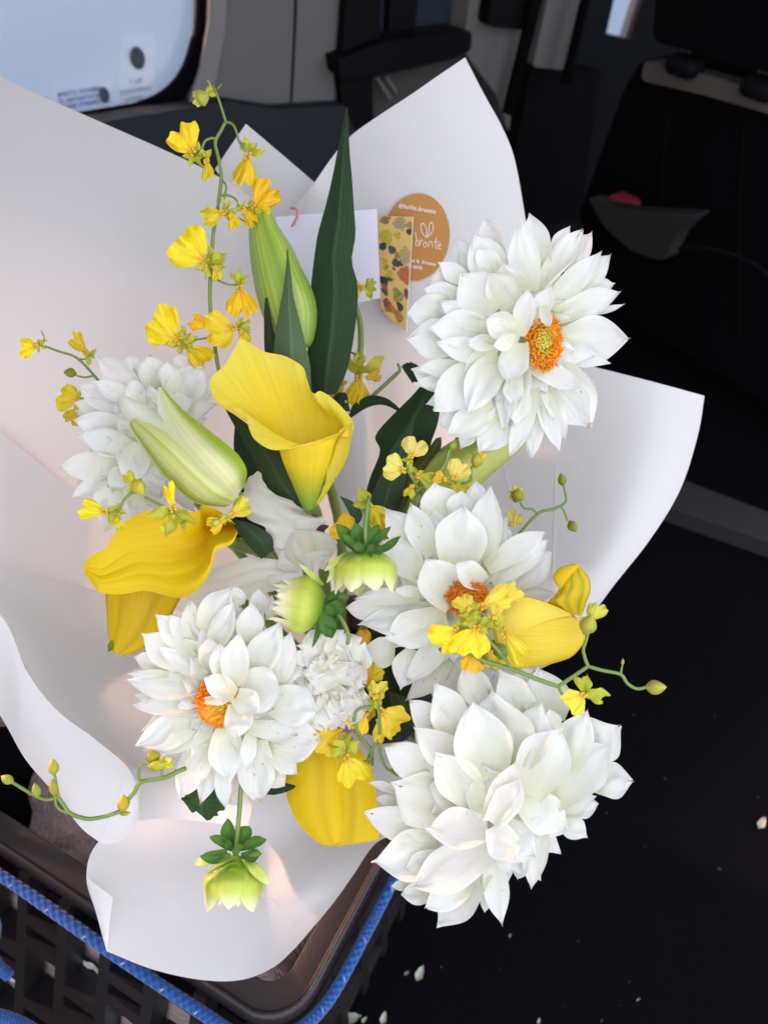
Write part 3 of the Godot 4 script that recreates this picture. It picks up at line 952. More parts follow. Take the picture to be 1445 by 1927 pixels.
func seats() -> void:
	# the seat row stands across the van; we look at the back of it
	var top := on_cross(1330, 150, 1.12)
	var t := thing("rear_seat", "black rear seat seen from behind with brown fabric on its top edge", "car seat", Vector3(top.x, 0.0, top.z))
	part("backrest", panel(rounded([[1180, 150, 40], [1215, 108, 20], [1330, 136], [1480, 176], [1700, 240], [1700, 1000], [1445, 760], [1120, 560], [1090, 400]]), 0, 0.14, 1.12), M.blackcloth, t)
	part("top_cover", panel(rounded([[1212, 112, 16], [1330, 142], [1480, 184], [1700, 246], [1700, 300], [1445, 214], [1320, 178], [1206, 152, 12]]), 0, 0.03, 1.10), M.beige, t)
	for x in [[1262, 170, 1240, 470], [1400, 214, 1390, 640]]:
		part("seam", tube_mesh([on_cross(x[0], x[1], 1.118), on_cross((x[0] + x[2]) * 0.5 - 6.0, (x[1] + x[3]) * 0.5, 1.118), on_cross(x[2], x[3], 1.118)], 0.002, 0.002, 20, 6), mat(lin(0.0055, 0.0055, 0.0065), 0.95, {"spec": 0.05}), t)
	part("headrest", panel(rounded([[1242, -140, 30], [1700, -110], [1700, 205], [1445, 137], [1330, 106], [1228, 78, 20]]), 0, 0.10, 1.09), M.blackcloth, t)
	for q in [1288, 1432]:
		var y: float = 118.0 + (q - 1288) * 0.29
		part("headrest_post", tube_mesh([on_cross(q, y - 40, 1.14), on_cross(q, y + 14, 1.14)], 0.008, 0.008, 3, 10), mat(lin(0.05, 0.05, 0.05), 0.3), t)
		part("post_collar", box_between(on_cross(q, y + 6, 1.10), CARL * 0.028, Vector3.UP * 0.014, CARA * 0.02, 0.012), M.black, t)
	part("parcel_shelf", panel([[1290, 96], [1445, 128], [1700, 190], [1700, 260], [1445, 170], [1290, 122]], 0, 0.01, 1.45), mat(lin(0.10, 0.20, 0.34), 0.6), t)
	# storage tray with a red lid, cup ring
	var tr := thing("side_tray", "dim grey plastic tray with a red bottle cap showing beside the seat", "tray", on_cross(1215, 430, 1.0))
	part("tray_wall", panel(rounded([[1106, 372, 6], [1180, 396], [1312, 404, 6], [1270, 440, 20], [1248, 492, 12], [1190, 474, 20], [1136, 428, 20]]), 0, 0.03, 1.0), mat(lin(0.018, 0.017, 0.018), 0.6), tr)
	var b := thing("red_cap", "small red cap poking out of the grey tray", "cap", on_cross(1173, 381, 1.04))
	part("cap_top", box_between(on_cross(1173, 381, 1.04), CARL * 0.024, Vector3.UP * 0.011, CARA * 0.02, 0.01), mat(lin(0.20, 0.012, 0.03), 0.5), b)
	part("cap_skirt", box_between(on_cross(1173, 394, 1.045), CARL * 0.021, Vector3.UP * 0.007, CARA * 0.017, 0.006), mat(lin(0.14, 0.01, 0.025), 0.5), b)
	var ring := []
	for i in 25:
		var a := TAU * (0.66 + 0.32 * i / 24.0)
		ring.append(on_cross(1345 + cos(a) * 130, 548 + sin(a) * 78 + cos(a) * 26, 0.98))
	single("speaker_ring", shifted(tube_mesh(ring, 0.003, 0.003, 96, 8), on_cross(1345, 548, 0.98)), mat(lin(0.007, 0.007, 0.008), 0.95, {"spec": 0.05}), "thin dark round ring low on the side beside the tray", "ring", on_cross(1345, 548, 0.98))
	org = on_floor(1360, 950, 0.03)
	var bar := thing("seat_rail", "dark grey rail along the floor below the black seat", "rail", on_floor(1360, 950, 0.02))
	part("rail_top", slab(PackedVector3Array([on_floor(1180, 870, 0.03), on_floor(1290, 905, 0.03), on_floor(1500, 985, 0.03), on_floor(1500, 1040, 0.03), on_floor(1240, 950, 0.03), on_floor(1160, 915, 0.03)]), Vector3.DOWN * 0.028), mat(lin(0.018, 0.016, 0.017), 0.6), bar)

func shifted(m: ArrayMesh, by: Vector3) -> ArrayMesh:
	# moves a mesh built round another origin so that the node can stand at its own place
	var st := SurfaceTool.new()
	st.append_from(m, 0, Transform3D(Basis(), org - by))
	return st.commit()

# ---------- the crate ----------
func crate() -> void:
	var rim_y := 0.27
	var c := on_floor(542, 1965, rim_y)
	var eL := on_floor(0, 1600, rim_y) - c
	eL = eL.normalized()
	var eR := Vector3(-eL.z, 0, eL.x)
	if eR.dot(on_floor(720, 1620, rim_y) - c) < 0.0:
		eR = -eR
	var wl := 0.52
	var wr := 0.36
	var at := Vector3(c.x, 0, c.z) + eL * wl * 0.5 + eR * wr * 0.5
	var t := thing("plastic_crate", "black plastic crate with latticed sides under the bouquet", "crate", at)
	var W := func(l: float, r: float, y: float) -> Vector3: return c + eL * l + eR * r + Vector3.UP * y
	# rim: a flat rounded ring and a raised outer lip
	var ringo := []
	var ringi := []
	var lip := []
	for k in 4:
		var cl: float = [0.0, wl, wl, 0.0][k]
		var cc: float = [0.0, 0.0, wr, wr][k]
		var sl: float = [1.0, -1.0, -1.0, 1.0][k]
		var sr: float = [1.0, 1.0, -1.0, -1.0][k]
		for i in 9:
			var a := PI * 0.5 * i / 8.0
			if k % 2 == 1:
				a = PI * 0.5 - a
			var q := Vector2(1.0 - sin(a), 1.0 - cos(a)) if k < 9 else Vector2.ZERO
			q = Vector2(1.0 - cos(a), 1.0 - sin(a)) if k % 2 == 0 else Vector2(1.0 - cos(a), 1.0 - sin(a))
			ringo.append(Vector2(cl + sl * q.x * 0.035, cc + sr * q.y * 0.035))
			ringi.append(Vector2(cl + sl * (0.024 + q.x * 0.016), cc + sr * (0.024 + q.y * 0.016)))
	# order the loop around the crate
	var order := []
	for k in ringo.size():
		order.append(k)
	var mid := Vector2(wl * 0.5, wr * 0.5)
	order.sort_custom(func(x, y): return ((ringo[x] - mid) as Vector2).angle() < ((ringo[y] - mid) as Vector2).angle())
	var prof := [[0.0, -0.022], [0.0, 0.0], [0.06, 0.004], [0.16, 0.004], [0.22, 0.0], [0.30, -0.003], [0.9, -0.003], [0.97, -0.006], [1.0, -0.014], [1.0, -0.05]]
	var pts := PackedVector3Array()
	var cols := PackedColorArray()
	for p in prof:
		for k in order.size() + 1:
			var o: Vector2 = ringo[order[k % order.size()]]
			var n: Vector2 = ringi[order[k % order.size()]]
			var q := o.lerp(n, p[0])
			pts.append(W.call(q.x, q.y, p[1]))
			cols.append(Color.WHITE)
	part("rim", grid(pts, order.size() + 1, prof.size(), cols, true), M.rim, t)
	# lattice sides: every upright and every cross bar is a piece of its own
	for face in [[eL, eR, wl, 0.0, 11, 0.46], [eR, eL, wr, 0.0, 8, 0.0], [eL, -eR, wl, wr, 11, 0.0], [eR, -eL, wr, wl, 8, 0.0]]:
		var ax: Vector3 = face[0]
		var inn: Vector3 = face[1]
		var len: float = face[2]
		var o2: Vector3 = c - inn * face[3]
		var n2: int = face[4]
		var lean: Vector3 = (Vector3.DOWN - inn * face[5])   # the side nearest us slants outwards
		var up2 := -lean.normalized()
		var out2 := ax.cross(up2).normalized()
		for k in n2 + 1:
			var x := 0.03 + (len - 0.06) * k / n2
			part("upright_slat", box_between(o2 + ax * x + inn * 0.016 + lean * 0.144, ax * 0.005, up2 * 0.122 * lean.length(), out2 * 0.010), M.crate, t)
		for row in 5:
			for k in n2:
				var x2 := 0.03 + (len - 0.06) * (k + 0.5) / n2
				var dy := 0.050 + 0.044 * row + (0.011 if (k + row) % 2 == 0 else -0.011)
				part("cross_slat", box_between(o2 + ax * x2 + inn * 0.018 + lean * dy, ax * ((len - 0.06) / n2 * 0.5 - 0.005), up2 * 0.006, out2 * 0.012), M.crate, t)
				if (k * 7 + row * 5) % 9 < 2:
					part("solid_panel", box_between(o2 + ax * x2 + inn * 0.024 + lean * (dy + 0.02), ax * ((len - 0.06) / n2 * 0.5 - 0.005), up2 * 0.016, out2 * 0.002), M.crate, t)
	part("bottom", box_between(W.call(wl * 0.5, wr * 0.5, -0.262), eL * (wl * 0.5 - 0.02), eR * (wr * 0.5 - 0.02), Vector3.UP * 0.004), M.crate, t)
	# what lies in it
	var fl := thing("fleece_blanket", "dusty pink fleece blanket lying in the crate", "blanket", W.call(wl * 0.5, wr * 0.5, -0.1))
	var n3 := FastNoiseLite.new()
	n3.seed = 4
	n3.frequency = 9.0
	pts = PackedVector3Array()
	cols = PackedColorArray()
	for j in 41:
		for i in 61:
			var l := 0.026 + (wl - 0.052) * i / 60.0
			var r := 0.026 + (wr - 0.052) * j / 40.0
			var edge := minf(minf(l - 0.026, wl - 0.026 - l), minf(r - 0.026, wr - 0.026 - r))
			var y2 := -0.055 + 0.022 * n3.get_noise_2d(l, r) + 0.012 * n3.get_noise_2d(l * 3.0, r * 3.0) - 0.03 * smoothstep(0.05, 0.0, edge)
			y2 -= 0.03 * smoothstep(0.14, 0.02, l) * smoothstep(0.2, 0.02, r)
			pts.append(W.call(l, r, y2))
			cols.append(Color.WHITE)
	part("fleece_top", grid(pts, 61, 41, cols), M.fleece, fl)
	var sides := []
	for q in [[0.026, 0.026], [wl - 0.026, 0.026], [wl - 0.026, wr - 0.026], [0.026, wr - 0.026], [0.026, 0.026]]:
		sides.append(q)
	pts = PackedVector3Array()
	cols = PackedColorArray()
	for j in 9:
		for k in 4:
			for i in 12:
				var q2 := Vector2(sides[k][0], sides[k][1]).lerp(Vector2(sides[k + 1][0], sides[k + 1][1]), i / 11.0)
				var inw := (mid - q2).normalized() * (0.006 + 0.012 * absf(n3.get_noise_3d(q2.x * 4.0, q2.y * 4.0, j * 0.1)))
				pts.append(W.call(q2.x + inw.x, q2.y + inw.y - (0.46 * (0.085 + 0.0215 * j) if k == 0 else 0.0), -0.085 - 0.0215 * j))
				cols.append(Color.WHITE)
	part("fleece_side", grid(pts, 48, 9, cols), M.fleece, fl)
	# scraps of white paper behind the slats
	var scraps := [[0.066, -0.105, 0.016], [0.125, -0.142, 0.02], [0.19, -0.115, 0.022], [0.255, -0.165, 0.02], [0.30, -0.12, 0.018], [0.36, -0.15, 0.02]]
	var places := ["nearest the rounded corner of the crate", "low behind the second gap from the crate corner", "at mid height behind the front lattice", "lowest behind the front lattice", "high behind the lattice near the rope loop", "behind the lattice at the far left"]
	for k in scraps.size():
		var q3: Array = scraps[k]
		var at3: Vector3 = W.call(q3[0], 0.027 + 0.46 * q3[1], q3[1])
		var o3 := thing("paper_scrap", "crumpled white paper scrap " + places[k], "paper scrap", at3, "white paper scraps in the crate")
		pts = PackedVector3Array()
		cols = PackedColorArray()
		for j in 9:
			for i in 9:
				var u := i / 8.0 * 2.0 - 1.0
				var v := j / 8.0 * 2.0 - 1.0
				var bump := 0.004 * n3.get_noise_3d(u * 0.3 + k, v * 0.3, 0.0)
				pts.append(W.call(q3[0] + u * q3[2] * (1.0 - 0.2 * v * v), 0.027 + bump + 0.46 * (q3[1] + v * q3[2] * (0.8 - 0.2 * u)), q3[1] + v * q3[2] * (0.8 - 0.2 * u)))
				cols.append(Color.WHITE)
		part("crumpled_sheet", grid(pts, 9, 9, cols), M.scrap, o3)
	# the black bag at the far end
	var bg := thing("black_bag", "black fabric bag slumped in the far end of the crate", "bag", on_floor(-30, 1480, 0.22))
	pts = PackedVector3Array()
	cols = PackedColorArray()
	var cen := on_floor(-28, 1500, 0.215)
	for j in 17:
		for i in 25:
			var th := PI * j / 16.0
			var ph := TAU * i / 24.0
			var rad := 1.0 + 0.16 * sin(ph * 3.0 + th * 2.0) + 0.08 * sin(ph * 7.0)
			pts.append(cen + eL * (sin(th) * cos(ph) * 0.036 * rad) + eR * (sin(th) * sin(ph) * 0.055 * rad) + Vector3.UP * (cos(th) * 0.085))
			cols.append(Color.WHITE)
	part("bag_body", grid(pts, 25, 17, cols, true), M.blackcloth, bg)
	part("bag_strap", tube_mesh([cen + Vector3.UP * 0.07 - eR * 0.03, cen + Vector3.UP * 0.13, cen + Vector3.UP * 0.07 + eR * 0.03], 0.005, 0.005), M.blackcloth, bg)
	# rope tied round the outside, just under the lip
	var path := []
	for q4 in [[-0.011, wr * 0.9], [-0.011, wr * 0.6], [-0.010, wr * 0.3], [-0.010, 0.09], [-0.008, 0.035], [0.006, 0.004], [0.028, -0.009], [0.07, -0.011], [0.14, -0.012], [0.22, -0.011], [0.30, -0.012], [0.40, -0.011], [0.5, -0.011]]:
		path.append(W.call(q4[0], q4[1], -0.013 - 0.002 * sin(q4[0] * 40.0)))
	var rope := thing("rope", "blue braided rope with pink flecks running along the crate rim", "rope", path[6])
	part("braid", tube_mesh(path, 0.0042, 0.0043, 200, 16, 0.04), rope_mat(26.0), rope)
	var loop := []
	for q5 in [[-60, 1842, 0.20], [0, 1852, 0.21], [60, 1866, 0.215], [106, 1890, 0.215], [128, 1922, 0.2], [120, 1975, 0.17], [60, 2010, 0.15], [-40, 2010, 0.15]]:
		loop.append(on_floor(q5[0], q5[1], q5[2]) - eR * 0.02)
	var tail := thing("rope", "loose loop of blue rope hanging at the bottom left corner", "rope", loop[3])
	part("braid", tube_mesh(loop, 0.0048, 0.0048, 90, 16), rope_mat(12.0), tail)
	var loose := []
	for q6 in [[-70, 1902, 0.2], [-10, 1908, 0.2], [28, 1920, 0.19], [60, 1948, 0.18], [60, 1990, 0.17]]:
		loose.append(on_floor(q6[0], q6[1], q6[2]) - eR * 0.012)
	var end := thing("rope", "short end of blue rope lowest in the bottom left corner", "rope", loose[2])
	part("braid", tube_mesh(loose, 0.0046, 0.0046, 50, 16), rope_mat(8.0), end)
	var knot := []
	for q7 in [[-30, 1688, 0.262], [0, 1716, 0.262], [4, 1740, 0.25], [-4, 1772, 0.24], [8, 1800, 0.235], [34, 1824, 0.23]]:
		knot.append(on_floor(q7[0], q7[1], q7[2]) - eR * 0.006)
	var kn := thing("rope", "blue rope strand dropping down the lattice at the left edge", "rope", knot[2])
	part("braid", tube_mesh(knot, 0.0042, 0.0042, 50, 16), rope_mat(8.0), kn)

func rope_mat(n: float) -> StandardMaterial3D:
	# the tube runs its length along v, so the weave is turned and repeated along it
	var m: StandardMaterial3D = M.rope.duplicate()
	m.uv1_scale = Vector3(1, n * 0.25, 1)
	return m

func debris() -> void:
	var bits := [[790, 1834, 26, 60, "pale green leaf scrap lying alone on the black floor"], [765, 1835, 9, 20, "tiny pale leaf crumb beside the lone leaf scrap"], [662, 1919, 34, 8, "flat pale leaf scrap at the bottom edge of the picture"], [722, 1918, 20, 70, "upright pale leaf scrap at the bottom edge"], [686, 1922, 12, 40, "small beige leaf crumb between two scraps at the bottom edge"], [1012, 1924, 9, 70, "thin pale sliver on the floor at the bottom edge"], [1430, 1552, 26, 50, "dim grey scrap on the floor near the right edge"], [1198, 1884, 6, 20, "faint speck of leaf on the black floor at lower right"], [958, 1764, 6, 60, "faint speck of leaf below the lowest white petals"]]
	for q in bits:
		var c := on_floor(q[0], q[1], 0.003)
		var k := 0.87 / FOC / 1.1
		org = c
		var a := deg_to_rad(q[3])
		var ex := Vector3(cos(a), 0.1, -sin(a)).normalized()
		var ey := Vector3(sin(a), 0.0, cos(a))
		var pts := PackedVector3Array()
		var cols := PackedColorArray()
		for j in 9:
			var t := j / 8.0
			for i in 5:
				var s := i / 2.0 - 1.0
				var w: float = q[2] * 0.3 * sin(PI * clampf(t + 0.06, 0.0, 0.97)) * (1.0 + 0.2 * sin(t * 9.0))
				pts.append(c + ex * ((t - 0.5) * q[2] * k) + ey * (s * w * k) + Vector3.UP * (0.003 + 0.002 * s * s + 0.003 * t))
				cols.append(Color(0.42, 0.48, 0.36).lerp(Color(0.5, 0.5, 0.42), t))
		single("leaf_scrap", grid(pts, 5, 9, cols), M.onc, q[4], "leaf scrap", c, "leaf scraps on the van floor")
	# lint in the carpet
	var st := SurfaceTool.new()
	st.begin(Mesh.PRIMITIVE_TRIANGLES)
	st.set_smooth_group(-1)
	for k in 30:
		var c2 := on_floor(rng.randf_range(620, 1445), rng.randf_range(1250, 1927), 0.001)
		var r := rng.randf_range(0.0004, 0.0012)
		var u := Vector3(rng.randf_range(-1, 1), 0.2, rng.randf_range(-1, 1)).normalized() * r * rng.randf_range(1.0, 3.0)
		var w2 := Vector3(-u.z, 0.3 * r, u.x).normalized() * r * 0.6
		for v in [c2 - u, c2 + w2, c2 + u, c2 - u, c2 + u, c2 - w2 + Vector3.UP * r]:
			st.add_vertex(v)
	st.generate_normals()
	var o := part("carpet_lint", st.commit(), mat(lin(0.06, 0.06, 0.07), 1.0), self)
	o.set_meta("kind", "stuff")
	o.set_meta("label", "specks of lint on the black carpet of the van floor")
	o.set_meta("category", "lint")

# ---------- wrapping paper ----------
func paper(called: String, label: String, rows: Array, n := 36, m := 36, group := "white wrapping paper sheets") -> Node3D:
	var q: Array = rows[rows.size() / 2][rows[0].size() / 2]
	var t := thing("paper_sheet", label, "wrapping paper", P(q[0], q[1], q[2]), group)
	part(called, patch(rows, n, m), M.paper, t)
	return t

func back_depth(x: float, y: float) -> float:
	return 0.548 + (y - 108.0) * 1.45e-4 + 0.014 * pow((x - 780.0) / 200.0, 2.0)

func papers() -> void:
	paper("sheet", "broad white sheet rising at the upper left behind the orchid spray", [
		[[-330, 0, 0.60], [-120, 88, 0.60], [60, 172, 0.592], [200, 234, 0.582], [320, 287, 0.572], [400, 326, 0.562], [470, 370, 0.556], [595, 474, 0.560]],
		[[-330, 220, 0.60], [-120, 260, 0.605], [60, 320, 0.602], [200, 370, 0.596], [320, 420, 0.588], [410, 455, 0.585], [490, 490, 0.590], [600, 560, 0.60]],
		[[-330, 480, 0.575], [-120, 500, 0.592], [60, 540, 0.605], [200, 570, 0.612], [320, 600, 0.615], [420, 620, 0.618], [510, 640, 0.625], [610, 680, 0.64]],
		[[-330, 760, 0.53], [-120, 770, 0.562], [50, 790, 0.592], [190, 810, 0.612], [320, 830, 0.625], [420, 840, 0.635], [520, 850, 0.65], [620, 870, 0.665]],
		[[-330, 1000, 0.49], [-120, 1010, 0.525], [50, 1020, 0.562], [190, 1030, 0.600], [320, 1040, 0.625], [420, 1050, 0.645], [520, 1060, 0.665], [630, 1070, 0.685]],
		[[-330, 1200, 0.45], [-120, 1200, 0.49], [40, 1200, 0.535], [190, 1200, 0.585], [320, 1210, 0.62], [420, 1220, 0.645], [520, 1230, 0.67], [630, 1240, 0.70]]], 60, 60)
	paper("sheet", "pinkish overlapping flap folded over the left sheet beside the yellow calla", [
		[[-260, 620, 0.548], [-130, 716, 0.558], [0, 814, 0.573], [80, 876, 0.584], [166, 946, 0.596]],
		[[-260, 800, 0.525], [-130, 850, 0.538], [0, 905, 0.556], [80, 945, 0.572], [166, 990, 0.590]],
		[[-260, 960, 0.500], [-130, 980, 0.515], [0, 1010, 0.536], [80, 1035, 0.556], [163, 1060, 0.577]],
		[[-260, 1140, 0.470], [-130, 1146, 0.488], [0, 1156, 0.512], [80, 1161, 0.534], [158, 1166, 0.562]]], 30, 30)
	paper("sheet", "small pointed white sheet standing behind between the two big sheets", [
		[[463, 233, 0.60], [495, 260, 0.602], [530, 290, 0.604], [565, 320, 0.606], [600, 350, 0.608]],
		[[436, 272, 0.606], [480, 320, 0.61], [520, 360, 0.612], [560, 390, 0.614], [600, 420, 0.616]],
		[[405, 318, 0.612], [450, 380, 0.618], [500, 430, 0.62], [550, 460, 0.622], [610, 500, 0.625]]], 16, 12)
	# the tall pointed sheet: its depth is a plain function, so that the sticker can lie on it
	var rows := [
		[[522, 440], [552, 392], [590, 346], [625, 296], [662, 254], [715, 216], [770, 180], [825, 142], [875, 108]],
		[[534, 500], [575, 460], [625, 420], [665, 385], [705, 350], [755, 320], [808, 290], [858, 245], [910, 176]],
		[[548, 560], [595, 530], [645, 500], [695, 470], [745, 440], [795, 410], [850, 375], [902, 320], [945, 240]],
		[[562, 640], [610, 615], [665, 590], [720, 565], [775, 540], [825, 510], [880, 470], [930, 410], [968, 300]],
		[[580, 760], [635, 740], [690, 720], [750, 695], [805, 670], [855, 635], [905, 590], [950, 520], [988, 410]],
		[[600, 900], [660, 890], [720, 875], [780, 855], [840, 830], [890, 800], [940, 750], [985, 680], [1010, 560]],
		[[600, 1120], [660, 1120], [720, 1110], [780, 1100], [840, 1080], [890, 1050], [940, 1000], [985, 920], [1010, 820]]]
	var full := []
	for r in rows:
		var line := []
		for q in r:
			var fold := 0.010 * exp(-pow((q[0] - 0.12 * (q[1] - 340.0) - 575.0) / 26.0, 2.0))
			line.append([q[0], q[1], back_depth(q[0], q[1]) - fold])
		full.append(line)
	paper("sheet", "tall pointed white sheet at the upper right carrying the round orange sticker", full, 56, 48)
	var wide := paper("sheet", "large white sheet spreading to the right below the top dahlia", [
		[[760, 640, 0.66], [880, 650, 0.628], [1000, 664, 0.600], [1115, 690, 0.581], [1230, 719, 0.569], [1325, 745, 0.574]],
		[[760, 760, 0.68], [880, 765, 0.644], [1000, 775, 0.608], [1110, 790, 0.583], [1220, 805, 0.566], [1312, 820, 0.570]],
		[[760, 880, 0.69], [870, 885, 0.650], [985, 895, 0.610], [1090, 905, 0.581], [1190, 912, 0.561], [1279, 922, 0.564]],
		[[760, 1000, 0.69], [860, 1005, 0.648], [960, 1012, 0.606], [1055, 1018, 0.575], [1145, 1018, 0.554], [1222, 1016, 0.556]],
		[[760, 1120, 0.68], [850, 1125, 0.639], [935, 1130, 0.598], [1010, 1130, 0.567], [1080, 1122, 0.548], [1146, 1113, 0.547]],
		[[760, 1290, 0.66], [830, 1292, 0.621], [895, 1290, 0.586], [950, 1282, 0.559], [1002, 1265, 0.542], [1056, 1240, 0.534]]], 44, 44)
	crease(wide, [1046, 872, 1044, 950, 1041, 1040, 1040, 1120])
	crease(wide, [944, 850, 958, 920, 978, 985, 990, 1010])
	# the lower left: inside of the cone, its rolled edge, and the front sheet
	paper("sheet", "grey shaded inner sheet at the lower left beside the rolled edge", [
		[[-90, 1040, 0.468], [40, 1080, 0.52], [180, 1110, 0.575], [330, 1150, 0.63], [520, 1200, 0.68]],
		[[5, 1160, 0.470], [100, 1180, 0.52], [210, 1210, 0.568], [340, 1240, 0.615], [520, 1280, 0.66]],
		[[52, 1262, 0.466], [140, 1280, 0.512], [240, 1300, 0.555], [360, 1330, 0.595], [520, 1360, 0.64]],
		[[107, 1336, 0.462], [190, 1350, 0.505], [280, 1375, 0.545], [390, 1400, 0.58], [530, 1430, 0.615]],
		[[182, 1393, 0.460], [250, 1410, 0.500], [330, 1430, 0.532], [430, 1460, 0.562], [540, 1490, 0.595]],
		[[237, 1440, 0.460], [290, 1460, 0.492], [360, 1485, 0.522], [450, 1505, 0.55], [550, 1530, 0.58]],
		[[262, 1545, 0.478], [310, 1540, 0.500], [370, 1545, 0.522], [450, 1555, 0.545], [550, 1570, 0.57]]], 36, 36)
	var fold := paper("sheet", "pink-white paper edge folded out over the left of the crate", [
		[[-120, 1030, 0.470], [-113, 1060, 0.470], [-106, 1110, 0.471], [-100, 1170, 0.473], [-94, 1220, 0.476]],
		[[3, 1158, 0.468], [0, 1190, 0.4675], [-3, 1240, 0.468], [-4, 1295, 0.470], [-2, 1342, 0.473]],
		[[51, 1262, 0.464], [44, 1292, 0.463], [41, 1334, 0.463], [42, 1382, 0.465], [48, 1428, 0.468]],
		[[107, 1336, 0.461], [100, 1364, 0.4595], [95, 1406, 0.459], [97, 1454, 0.461], [108, 1498, 0.464]],
		[[182, 1393, 0.459], [172, 1422, 0.457], [160, 1464, 0.456], [150, 1512, 0.458], [148, 1552, 0.462]],
		[[237, 1440, 0.459], [230, 1468, 0.457], [214, 1506, 0.456], [192, 1550, 0.458], [178, 1578, 0.461]],
		[[262, 1486, 0.461], [257, 1508, 0.459], [242, 1536, 0.458], [218, 1568, 0.459], [198, 1588, 0.462]],
		[[268, 1526, 0.465], [263, 1538, 0.463], [254, 1554, 0.462], [238, 1574, 0.462], [222, 1586, 0.463]]], 30, 50)
	crease(fold, [241, 1452, 226, 1490, 208, 1535, 194, 1572], 0.0004)
	var front := paper("sheet", "front white sheet hanging over the crate rim below the hanging green bud", [
		[[330, 1440, 0.565], [420, 1410, 0.582], [510, 1385, 0.598], [620, 1380, 0.604], [715, 1385, 0.596], [800, 1400, 0.580]],
		[[262, 1530, 0.525], [360, 1500, 0.548], [460, 1490, 0.560], [580, 1520, 0.562], [690, 1540, 0.555], [770, 1545, 0.545]],
		[[184, 1586, 0.506], [300, 1590, 0.530], [420, 1590, 0.542], [530, 1600, 0.543], [620, 1604, 0.527], [706, 1588, 0.524]],
		[[163, 1650, 0.494], [280, 1665, 0.514], [390, 1675, 0.524], [490, 1680, 0.524], [580, 1672, 0.510], [664, 1648, 0.508]],
		[[182, 1720, 0.486], [285, 1745, 0.502], [385, 1760, 0.510], [475, 1762, 0.510], [552, 1745, 0.505], [622, 1706, 0.498]],
		[[201, 1790, 0.480], [290, 1825, 0.490], [380, 1844, 0.496], [455, 1844, 0.497], [515, 1820, 0.494], [556, 1784, 0.490]]], 44, 36)
	crease(front, [318, 1690, 330, 1703, 342, 1717, 357, 1727], 0.0004)
	crease(front, [470, 1668, 520, 1700, 560, 1745], 0.0002)
	paper("sheet", "small white corner folded up at the left of the front sheet", [
		[[163, 1650, 0.492], [187, 1669, 0.486], [213, 1689, 0.482]],
		[[182, 1718, 0.484], [194, 1728, 0.481], [207, 1736, 0.480]],
		[[201, 1788, 0.479], [201.5, 1789, 0.479], [202, 1790, 0.479]]], 8, 8)

func pick(x: float, y: float, lift: float) -> Vector3:
	return P(x, y, back_depth(x, y) - lift)

